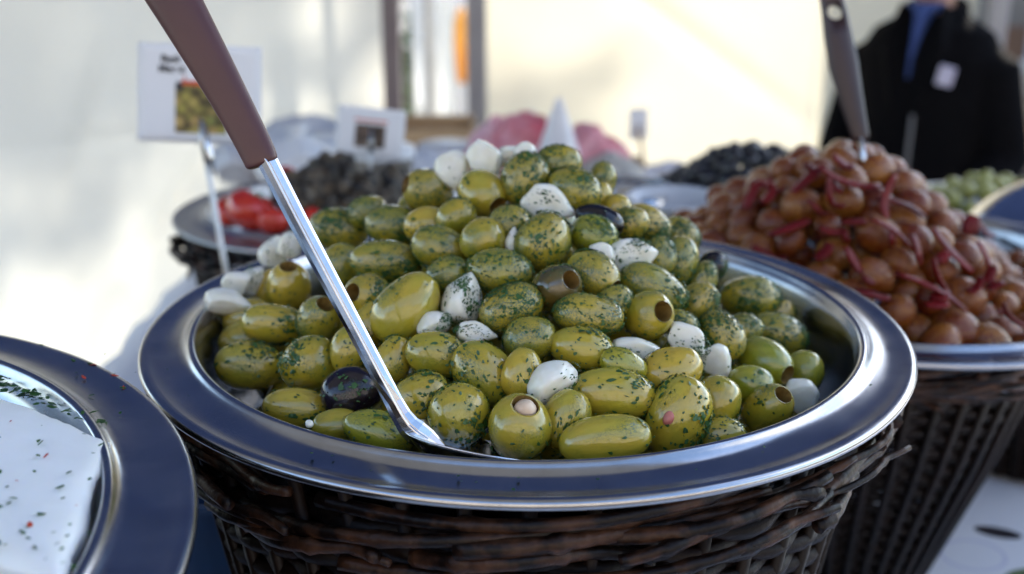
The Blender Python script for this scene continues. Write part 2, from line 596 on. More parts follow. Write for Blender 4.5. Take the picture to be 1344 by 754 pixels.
def leaf_cloud(center, rx, ry, rz, n, size, hollow=0.35, seed=1):
    rs = random.Random(seed)
    V, F = [], []
    clumps = [(Vector((rs.gauss(0, 1), rs.gauss(0, 1), rs.gauss(0, 1))).normalized() * rs.uniform(hollow, 1)) for _ in range(max(6, n // 90))]
    for i in range(n):
        c = rs.choice(clumps)
        p = Vector((c.x * rx, c.y * ry, c.z * rz)) + Vector((rs.gauss(0, 1) * rx, rs.gauss(0, 1) * ry, rs.gauss(0, 1) * rz)) * 0.16
        q = Quaternion((rs.gauss(0, 1), rs.gauss(0, 1), rs.gauss(0, 1), rs.gauss(0, 1))).normalized()
        s = size * rs.uniform(0.6, 1.3)
        k = len(V)
        for dx, dy, dz in ((-1, 0, 0), (-0.2, 0.42, 0.1), (1, 0, 0), (-0.2, -0.42, 0.1)):
            V.append(Vector(center) + p + q @ (Vector((dx, dy, dz)) * s))
        F += [(k, k + 1, k + 2), (k, k + 2, k + 3)]
    return V, F


def tree(loc, trunk_h, crown_c, rx, ry, rz, n, size, label, seed):
    o = empty('leafy_tree', loc)
    rs = random.Random(seed)
    parts = [tube([(0, 0, 0), (0.03, 0.02, trunk_h * 0.5), (0.0, 0.05, trunk_h)], [0.22, 0.17, 0.11], 10)]
    for k in range(7):
        a = k * 2.4
        e = Vector(crown_c) + Vector((math.cos(a) * rx * 0.8, math.sin(a) * ry * 0.8, rz * rs.uniform(-0.4, 0.8)))
        s = Vector((0, 0.04, trunk_h * rs.uniform(0.75, 0.98)))
        m = (s + e) / 2 + Vector((0, 0, 0.15))
        parts.append(tube([s, m, e], [0.05, 0.03, 0.012], 6))
    obj('trunk', mesh_from(*join(*parts)), M['bark'], o)
    obj('crown', mesh_from(*leaf_cloud(crown_c, rx, ry, rz, n, size, 0.3, seed), smooth=False), M['leafgreen'], o)
    return tag(o, label, 'tree')


tree((5.0, 16.3, 0), 9.5, (-1.0, 0.0, 11.7), 1.9, 1.3, 1.3, 1500, 0.13, 'leafy tree behind the tent shading the white canvas', 5)
o = empty('green_shrub', (-0.64, YB + 2.3, 0))
obj('foliage', mesh_from(*leaf_cloud((0, 0, 0.75), 0.2, 0.2, 0.7, 900, 0.05, 0.2, 8), smooth=False), M['leafgreen'], o)
obj('stem', mesh_from(*tube([(0, 0, 0), (0.02, 0, 0.5), (0, 0, 1.1)], [0.02, 0.016, 0.008], 7)), M['bark'], o)
tag(o, 'upright green shrub seen through the gap beside the brownish pole', 'shrub')
# stacked boxes outside
for k, (x, y, z, s, m, lb) in enumerate(((-0.2, YB + 1.9, 0.0, 0.36, 'plastic_w', 'large white box on the ground beyond the gap'),
                                         (-0.21, YB + 1.85, 0.36, 0.28, 'pinkbag', 'pink box standing on the white box beyond the gap'))):
    o = empty('market_box', (x, y, z))
    bevel(obj('carton', mesh_from(*box(0, 0, s / 2, s, s * 0.8, s), smooth=False), M[m], o), 0.008)
    bevel(obj('lid', mesh_from(*box(0, 0, s + 0.011, s * 1.04, s * 0.84, 0.02), smooth=False), M[m], o), 0.004)
    tag(o, lb, 'box')

# ---- white canopy added unseen at right for highlights on the olives
o = empty('olive_brightener', (2.75, 0.1, 0))
V, F = [], []
for j in range(21):
    for i in range(21):
        u, v = i / 20 - 0.5, j / 20 - 0.5
        V.append((u * 1.9, v * 2.2, 3.05 + 0.45 * (1 - 2 * abs(u)) - 0.05 * math.sin(PI * (v + 0.5))))
for j in range(20):
    for i in range(20):
        k = j * 21 + i
        F.append((k, k + 1, k + 22, k + 21))
obj('bright_sheet', mesh_from(V, F), M['brightener'], o)
for sx in (-0.93, 0.93):
    for sy in (-1.08, 1.08):
        obj('post', mesh_from(*tube([(sx, sy, 0), (sx, sy, 3.05)], 0.02, 10)), M['polegrey'], o)
tag(o, 'white peaked canopy sheet, added unseen at right to light the olives', 'brightener')

# ---- the street front across the market lane, behind the viewer
M['render_wall'] = simple('plaster_front', (0.20, 0.17, 0.15), (0.26, 0.23, 0.20), rough=0.85, scale=1.5, bump_s=0.2, bump_d=0.005)
M['roof_tile'] = simple('roof_tile', (0.10, 0.05, 0.04), (0.15, 0.08, 0.06), rough=0.8, scale=4)
M['pane'] = simple('dark_window_glass', (0.02, 0.025, 0.03), (0.03, 0.035, 0.04), rough=0.1, scale=2)
for k, (hx, hw, hh, lb) in enumerate(((-9.5, 9.0, 6.2, 'broad plaster house across the lane at left'), (0.2, 10.0, 7.2, 'tall plaster house across the lane behind the viewer'),
                                      (10.4, 10.0, 5.4, 'low plaster house across the lane at right'))):
    o = empty('plaster_house', (hx, -9.5, 0))
    obj('wall', mesh_from(*box(0, -3, hh / 2, hw, 6, hh), smooth=False), M['render_wall'], o)
    V = [(-hw / 2 - .2, .25, hh), (hw / 2 + .2, .25, hh), (hw / 2 + .2, -3, hh + 2), (-hw / 2 - .2, -3, hh + 2), (-hw / 2 - .2, -6.25, hh), (hw / 2 + .2, -6.25, hh)]
    obj('roof', mesh_from(V, [(0, 1, 2, 3), (3, 2, 5, 4), (0, 3, 4), (1, 5, 2)], smooth=False), M['roof_tile'], o)
    for fl in range(2):
        for c in range(4):
            w = obj('window', mesh_from(*box(0, 0, 0, 1.2, 0.1, 1.5), smooth=False), M['plastic_w'], o, loc=(-hw / 2 + hw * (c + 0.5) / 4, 0.04, 1.7 + fl * 2.6))
            obj('pane', mesh_from(*box(0, 0.03, 0, 1.0, 0.08, 1.3), smooth=False), M['pane'], w)
    tag(o, lb, 'house', 'houses across the lane')

# ---- the counter: trestle table under a printed cloth
def cloth_mat():
    m, nt, b = new_mat('printed_tablecloth')
    tc = N(nt, 'TexCoord')
    base = ramp(nt, tex(nt, 5, 4, per_object=0), [(0.3, (0.60, 0.61, 0.66)), (0.7, (0.70, 0.71, 0.75))])

    def ell(cx, cy, a, b_, ang, ring=None):
        s = N(nt, 'VectorMath', operation='SUBTRACT')
        s.inputs[1].default_value = (cx, cy, 0)
        nt.links.new(tc.outputs['Object'], s.inputs[0])
        r = N(nt, 'VectorRotate', rotation_type='Z_AXIS')
        r.inputs['Angle'].default_value = -ang
        nt.links.new(s.outputs[0], r.inputs['Vector'])
        d = N(nt, 'VectorMath', operation='MULTIPLY')
        d.inputs[1].default_value = (1 / a, 1 / b_, 0)
        nt.links.new(r.outputs[0], d.inputs[0])
        l = N(nt, 'VectorMath', operation='LENGTH')
        nt.links.new(d.outputs[0], l.inputs[0])
        if ring:
            return ramp(nt, l.outputs['Value'], [(0.84, (0, 0, 0)), (0.9, (ring,) * 3), (0.96, (ring,) * 3), (1.0, (0, 0, 0))])
        return ramp(nt, l.outputs['Value'], [(0.93, (1, 1, 1)), (1.0, (0, 0, 0))])
    rs = random.Random(3)
    motifs = [(0.432, 0.328, 0.021, 0.010, -0.35, (0.02, 0.016, 0.022)), (0.440, 0.255, 0.034, 0.016, 0.1, (0.10, 0.14, 0.06)),
              (0.60, 0.36, 0.026, 0.011, 0.5, (0.02, 0.016, 0.022)), (0.62, 0.16, 0.05, 0.02, 1.1, (0.10, 0.14, 0.06)),
              (0.52, 0.45, 0.05, 0.02, -0.7, (0.10, 0.14, 0.06)), (-0.5, 0.3, 0.05, 0.02, 0.4, (0.10, 0.14, 0.06)),
              (-0.42, 0.42, 0.026, 0.011, 0.9, (0.02, 0.016, 0.022))]
    col = mixc(nt, ell(0.395, 0.290, 0.03, 0.026, 0.3, 0.5), base, (0.34, 0.34, 0.55))
    for cx, cy, a, b_, an, c in motifs:
        col = mixc(nt, ell(cx, cy, a, b_, an), col, c)
    nt.links.new(col, b.inputs['Base Color'])
    b.inputs['Roughness'].default_value = 0.4
    return m


M['cloth'] = cloth_mat()
t = empty('market_table', (0, 0.45, 0))
TX0, TX, TY0, TY1 = -0.50, 1.05, -0.62, 1.72
nplank = 12
pw = (TY1 - TY0) / nplank
for i in range(nplank):
    bevel(obj('plank', mesh_from(*box(0, 0, 0, TX - TX0, pw - 0.006, 0.028), smooth=False), M['wood'], t, loc=((TX + TX0) / 2, TY0 - 0.45 + pw * (i + 0.5), TABLE - 0.022)), 0.003)
for sx in (TX0 + 0.08, TX - 0.08):
    for y in (TY0 + 0.1, 0.55, TY1 - 0.1):
        bevel(obj('leg', mesh_from(*box(0, 0, 0, 0.06, 0.06, TABLE - 0.036), smooth=False), M['wood'], t, loc=(sx, y - 0.45, (TABLE - 0.036) / 2)), 0.004)
tag(t, 'long plank trestle table under the printed cloth', 'table')
V, F = [], []
nx, ny = 60, 60
for j in range(ny + 1):
    for i in range(nx + 1):
        x = TX0 - 0.25 + (TX - TX0 + 0.5) * i / nx
        y = TY0 - 0.25 + (TY1 - TY0 + 0.5) * j / ny
        ox = max(0.0, x - TX - 0.006, TX0 - 0.006 - x)
        oy = max(0.0, TY0 - 0.006 - y, y - TY1 - 0.006)
        z = TABLE - 0.004 + 0.0015 * noise.noise((x * 9, y * 9, 0))
        xx, yy = x, y
        if ox or oy:
            dr = math.hypot(ox, oy)
            z -= dr
            w = 0.012 * math.sin((x + y) * 40)
            if ox: xx = (TX + 0.018 + w * 0.5) if x > 0 else (TX0 - 0.018 - w * 0.5)
            if oy: yy = (TY0 - 0.018 - w * 0.5) if y < 0 else (TY1 + 0.018 + w * 0.5)
        V.append((xx, yy, z))
for j in range(ny):
    for i in range(nx):
        a = j * (nx + 1) + i
        F.append((a, a + 1, a + nx + 2, a + nx + 1))
tag(obj('tablecloth', mesh_from(V, F), M['cloth']), 'pale lavender tablecloth printed with olives and leaves on the market table', 'tablecloth')


# ------------------------------------------------------------------ baskets and pans
def strand_mesh(nst, rad, amp, sub=4):
    n = nst * sub
    V, F = [], []
    s = 6
    for i in range(n):
        a = 2 * PI * i / n
        r0 = 1 + amp * math.cos(a * nst / 2)
        for k in range(s):
            b = 2 * PI * k / s
            V.append(((r0 + rad * 0.75 * math.cos(b)) * math.cos(a), (r0 + rad * 0.75 * math.cos(b)) * math.sin(a),
                      rad * 1.05 * math.sin(b) + 0.006 * math.sin(a * 3)))
    for i in range(n):
        j = (i + 1) % n
        for k in range(s):
            k2 = (k + 1) % s
            F.append((i * s + k, j * s + k, j * s + k2, i * s + k2))
    return mesh_from(V, F)


STRAND = {36: strand_mesh(44, 0.026, 0.018)}


def basket(loc, r_top, r_bot, h, label, seed, rows=None, ntw=16, twig_scale=1.0, r_rim=None):
    rs = random.Random(seed)
    o = empty('wicker_basket', loc)
    r_rim = r_rim or r_top
    nst = 44
    sp = 0.0066
    n = rows or int(h / sp)
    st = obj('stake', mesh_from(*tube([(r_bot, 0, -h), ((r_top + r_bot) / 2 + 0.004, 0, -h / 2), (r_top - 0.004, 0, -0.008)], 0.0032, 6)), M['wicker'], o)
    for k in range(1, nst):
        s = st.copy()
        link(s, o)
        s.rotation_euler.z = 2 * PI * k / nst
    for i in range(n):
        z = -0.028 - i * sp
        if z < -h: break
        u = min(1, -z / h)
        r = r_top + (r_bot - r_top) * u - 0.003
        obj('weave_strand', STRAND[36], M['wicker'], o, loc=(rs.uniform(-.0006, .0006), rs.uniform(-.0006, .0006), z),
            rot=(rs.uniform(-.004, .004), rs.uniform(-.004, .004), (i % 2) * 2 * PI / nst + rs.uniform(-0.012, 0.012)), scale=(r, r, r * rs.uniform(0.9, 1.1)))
    # rim of loosely wound twigs
    for k in range(ntw * 2):
        a0 = 2 * PI * k / (ntw * 2) + rs.uniform(-0.15, 0.15)
        span = rs.uniform(0.5, 1.5)
        lo, hi = -0.040, -0.006
        z0, z1 = rs.uniform(lo, hi), rs.uniform(lo, hi)
        ph = rs.uniform(0, 6)
        P, RR = [], []
        m = 34
        rad = rs.choice((0.0022, 0.0028, 0.0034, 0.0042)) * twig_scale
        for i in range(m):
            u = i / (m - 1)
            a = a0 + span * u
            wob = 0.0012 * noise.noise((u * 9 + seed, k * 3.1, 0))
            r = r_rim - (r_rim - r_top) * min(1, max(0, (-0.012 - (z0 + (z1 - z0) * u)) / 0.03)) * 0.8 + 0.0035 + 0.0070 * math.sin(u * PI * 2.0 + ph) + wob
            if u > 0.9 and k % 3 == 0: r += (u - 0.9) * 0.09          # a loose end
            P.append((r * math.cos(a), r * math.sin(a), z0 + (z1 - z0) * u + 0.005 * math.sin(u * 5 + ph) + wob))
            RR.append(rad * (1 - 0.35 * u) * (1 + 0.16 * noise.noise((i * 0.6, k, seed))) * (1.35 if (i + k) % 13 == 0 else 1))
        obj('rim_twig', mesh_from(*tube(P, RR, 7)), M['twig'], o)
    # base disc
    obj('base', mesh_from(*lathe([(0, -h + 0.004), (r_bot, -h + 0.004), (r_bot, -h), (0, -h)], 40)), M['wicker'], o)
    return tag(o, label, 'basket', 'wicker baskets carrying the pans')


def pan_profile(Ro, Ri, depth, flange_drop=0.001):
    P = [(0, -depth), (Ri * 0.80, -depth)]
    for k in range(1, 6):                       # rounded heel
        a = k / 5 * PI / 2
        P.append((Ri * 0.80 + Ri * 0.12 * math.sin(a), -depth + 0.018 * (1 - math.cos(a))))
    P += [(Ri - 0.006, -0.020), (Ri - 0.0035, -0.006), (Ri - 0.002, -0.002)]
    for k in range(0, 7):                       # bead at the mouth
        a = PI - k / 6 * PI * 0.9
        P.append((Ri + 0.002 + 0.0025 * math.cos(a), 0.0 + 0.0025 * math.sin(a)))
    m = 8
    for k in range(m + 1):
        u = k / m
        P.append((Ri + 0.007 + (Ro - 0.0035 - Ri - 0.007) * u, -0.0012 - 0.0015 * math.sin(u * PI) - flange_drop * u ** 2 * 0.4))
    for k in range(1, 9):                       # rolled lip
        a = PI / 2 - k / 8 * PI * 1.1
        P.append((Ro - 0.0026 + 0.0026 * math.cos(a), -0.0012 - flange_drop * 0.4 - 0.0026 + 0.0026 * math.sin(a)))
    P += [(Ro - 0.006, -0.0058), (Ri + 0.012, -0.0045), (Ri + 0.004, -0.010), (Ri - 0.0045, -0.022)]
    for k in range(5, -1, -1):
        a = k / 5 * PI / 2
        P.append((Ri * 0.80 + (Ri * 0.12 - 0.0015) * math.sin(a) + 0.0, -depth - 0.0015 + 0.018 * (1 - math.cos(a))))
    P += [(0, -depth - 0.0015)]
    return P


def pan(name, loc, Ro, Ri, depth, label, mat='steel', tilt=(0, 0), cat='pan', n=160):
    me = mesh_from(*lathe(pan_profile(Ro, Ri, depth), n))
    o = obj(name, me, M[mat], loc=loc, rot=(tilt[0], tilt[1], 0))
    return tag(o, label, cat)


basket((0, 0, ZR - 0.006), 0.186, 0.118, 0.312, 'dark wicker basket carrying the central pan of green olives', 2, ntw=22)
pan('steel_pan', (0.0008, 0, ZR + 0.0015), 0.2015, 0.1735, 0.07, 'wide rimmed steel pan holding the herbed green olives', tilt=(0, R(0.25)))


# ------------------------------------------------------------------ olives, garlic
def olive_mesh(kind, seed):
    """unit olive, long axis z from -0.5 to 0.5; kind: whole / pitted / stuffed / cut"""
    rs = random.Random(seed)
    Wd = 0.5                                     # radial scale 1 -> width applied by object scale
    egg = rs.uniform(-0.10, 0.10)
    n = 28
    prof = []
    if kind == 'whole':
        m = 18
        for k in range(m + 1):
            t = PI * k / m
            z = -0.5 * math.cos(t)
            r = 0.5 * math.sin(t) ** 0.93 * (1 + egg * math.cos(t))
            prof.append((r, z))
        prof[0] = (0.0, -0.5); prof[-1] = (0.0, 0.5)
        nin = 0
    else:
        hole = {'pitted': 0.20, 'stuffed': 0.21, 'cut': 0.24}[kind]
        zt = 0.43
        m = 16
        for k in range(m + 1):
            t = PI * 0.86 * k / m
            z = -0.5 * math.cos(t)
            r = 0.5 * math.sin(t) ** 0.93 * (1 + egg * math.cos(t))
            prof.append((r, z))
        rl, zl = prof[-1]
        prof[0] = (0.0, -0.5)
        prof += [(rl - 0.03, zl + 0.013), (hole + 0.01, zl + 0.012), (hole, zl - 0.015)]
        nin = 4
        prof += [(hole * 0.92, zl - 0.12), (hole * 0.85, zl - 0.3), (hole * 0.6, zl - 0.42), (0, zl - 0.45)]
    V, F = lathe(prof, n)
    m = len(prof)
    V2 = []
    for v in V:
        v = Vector(v)
        d = 1 + 0.075 * noise.noise(v * 2.0 + Vector((seed, 0, 0))) + 0.018 * noise.noise(v * 7 + Vector((0, seed, 0)))
        V2.append(Vector((v.x * d + 0.05 * v.z * v.z * math.cos(seed * 2), v.y * d, v.z - (0.028 * math.exp(-((v.x ** 2 + v.y ** 2) / 0.006)) if kind == 'whole' and v.z > 0 else 0))))
    me = mesh_from(V2, F)
    if nin:
        me.materials.append(M['olive'])
        me.materials.append(M['olive_hole'])
        for p in me.polygons:
            if (p.index % (m - 1)) >= m - 1 - nin - 1:
                p.material_index = 1
    # weld the poles
    bm = bmesh.new(); bm.from_mesh(me)
    bmesh.ops.remove_doubles(bm, verts=bm.verts, dist=1e-5)
    bm.to_mesh(me); bm.free()
    return me


def flakes_mesh(n, seed, size=(0.03, 0.075), skip_top=False):
    """scraps of chopped parsley lying on a unit olive"""
    rs = random.Random(seed)
    V, F = [], []
    centres = [Vector((rs.gauss(0, 1), rs.gauss(0, 1), rs.gauss(0, 1))).normalized() for _ in range(3)]
    for i in range(n):
        if rs.random() < 0.72:
            d = (rs.choice(centres) + Vector((rs.gauss(0, .35), rs.gauss(0, .35), rs.gauss(0, .35)))).normalized()
        else:
            d = Vector((rs.gauss(0, 1), rs.gauss(0, 1), rs.gauss(0, 1))).normalized()
        if skip_top and d.z > 0.72:
            continue
        u = d.orthogonal().normalized()
        v = d.cross(u)
        s = rs.uniform(*size) * (1 if rs.random() < 0.75 else 1.6)
        asp = rs.uniform(0.35, 0.9)
        rot = rs.uniform(0, 6.28)
        k = rs.choice((5, 6, 7))
        base = len(V)
        for j in range(k):
            a = 2 * PI * j / k
            rr = s * rs.uniform(0.55, 1.15)
            x = rr * math.cos(a); y = rr * asp * math.sin(a)
            q = (d * 0.5 + u * (x * math.cos(rot) - y * math.sin(rot)) + v * (x * math.sin(rot) + y * math.cos(rot)))
            q = q.normalized() * (0.5 * rs.uniform(1.0, 1.075))
            V.append(q)
        V.append(d * 0.5 * 1.05)
        for j in range(k):
            F.append((base + j, base + (j + 1) % k, base + k))
    return mesh_from(V, F)


OM = {'whole': [olive_mesh('whole', s) for s in (1, 2, 3, 4, 5)], 'pitted': [olive_mesh('pitted', s) for s in (11, 12, 13)],
      'stuffed': [olive_mesh('stuffed', 21)], 'cut': [olive_mesh('cut', 31)]}
FL = {1: [flakes_mesh(60, s, (0.013, 0.048)) for s in range(5)], 2: [flakes_mesh(230, s + 20, (0.012, 0.045)) for s in range(5)],
      3: [flakes_mesh(560, s + 40, (0.011, 0.041)) for s in range(4)]}
FLP = {1: [flakes_mesh(56, s + 70, (0.013, 0.048), skip_top=True) for s in range(4)], 2: [flakes_mesh(210, s + 90, (0.012, 0.045), True) for s in range(4)],
       3: [flakes_mesh(460, s + 110, (0.011, 0.041), True) for s in range(3)]}


def garlic_mesh(seed):
    """a peeled clove: pointed tip, blunt cut root, one or two flat inner sides, faint ridges"""
    rs = random.Random(seed)
    V, F = uvs(36, 26)
    planes = [(Vector((rs.uniform(-.3, .3), -1, rs.uniform(-.25, .25))).normalized(), rs.uniform(0.20, 0.30))]
    planes.append((Vector((rs.choice((-1, 1)), 0.35, rs.uniform(-.2, .2))).normalized(), rs.uniform(0.32, 0.40)))
    planes.append((Vector((rs.uniform(-.3, .3), rs.uniform(-.3, .3), -1)).normalized(), rs.uniform(0.34, 0.42)))
    if seed % 2 == 0:
        planes.append((Vector((rs.uniform(-.5, .5), rs.uniform(-.3, .3), 1)).normalized(), rs.uniform(0.26, 0.36)))
    out = []
    for v in V:
        z = v.z
        taper = 1 - 0.55 * max(0, z) ** 1.3 + 0.05 * z
        a = math.atan2(v.y, v.x)
        ridge = 1 + 0.025 * math.cos(3 * a + seed)
        p = Vector((v.x * 0.53 * taper * ridge + 0.14 * z * z * (1 if z > 0 else 0.3), v.y * 0.53 * taper * ridge, z * (0.56 if z > 0 else 0.5)))
        for nrm, d in planes:
            e = p.dot(nrm) - d
            if e > 0: p -= nrm * e * 0.72
        p += noise.noise_vector(p * 3 + Vector((seed, 1, 2))) * 0.03 + noise.noise_vector(p * 8 + Vector((1, seed, 2))) * 0.010
        out.append(p)
    return mesh_from(out, F)


GM = [garlic_mesh(s) for s in range(1, 7)]

for k in ('whole', 'pitted', 'stuffed', 'cut'):
    pass

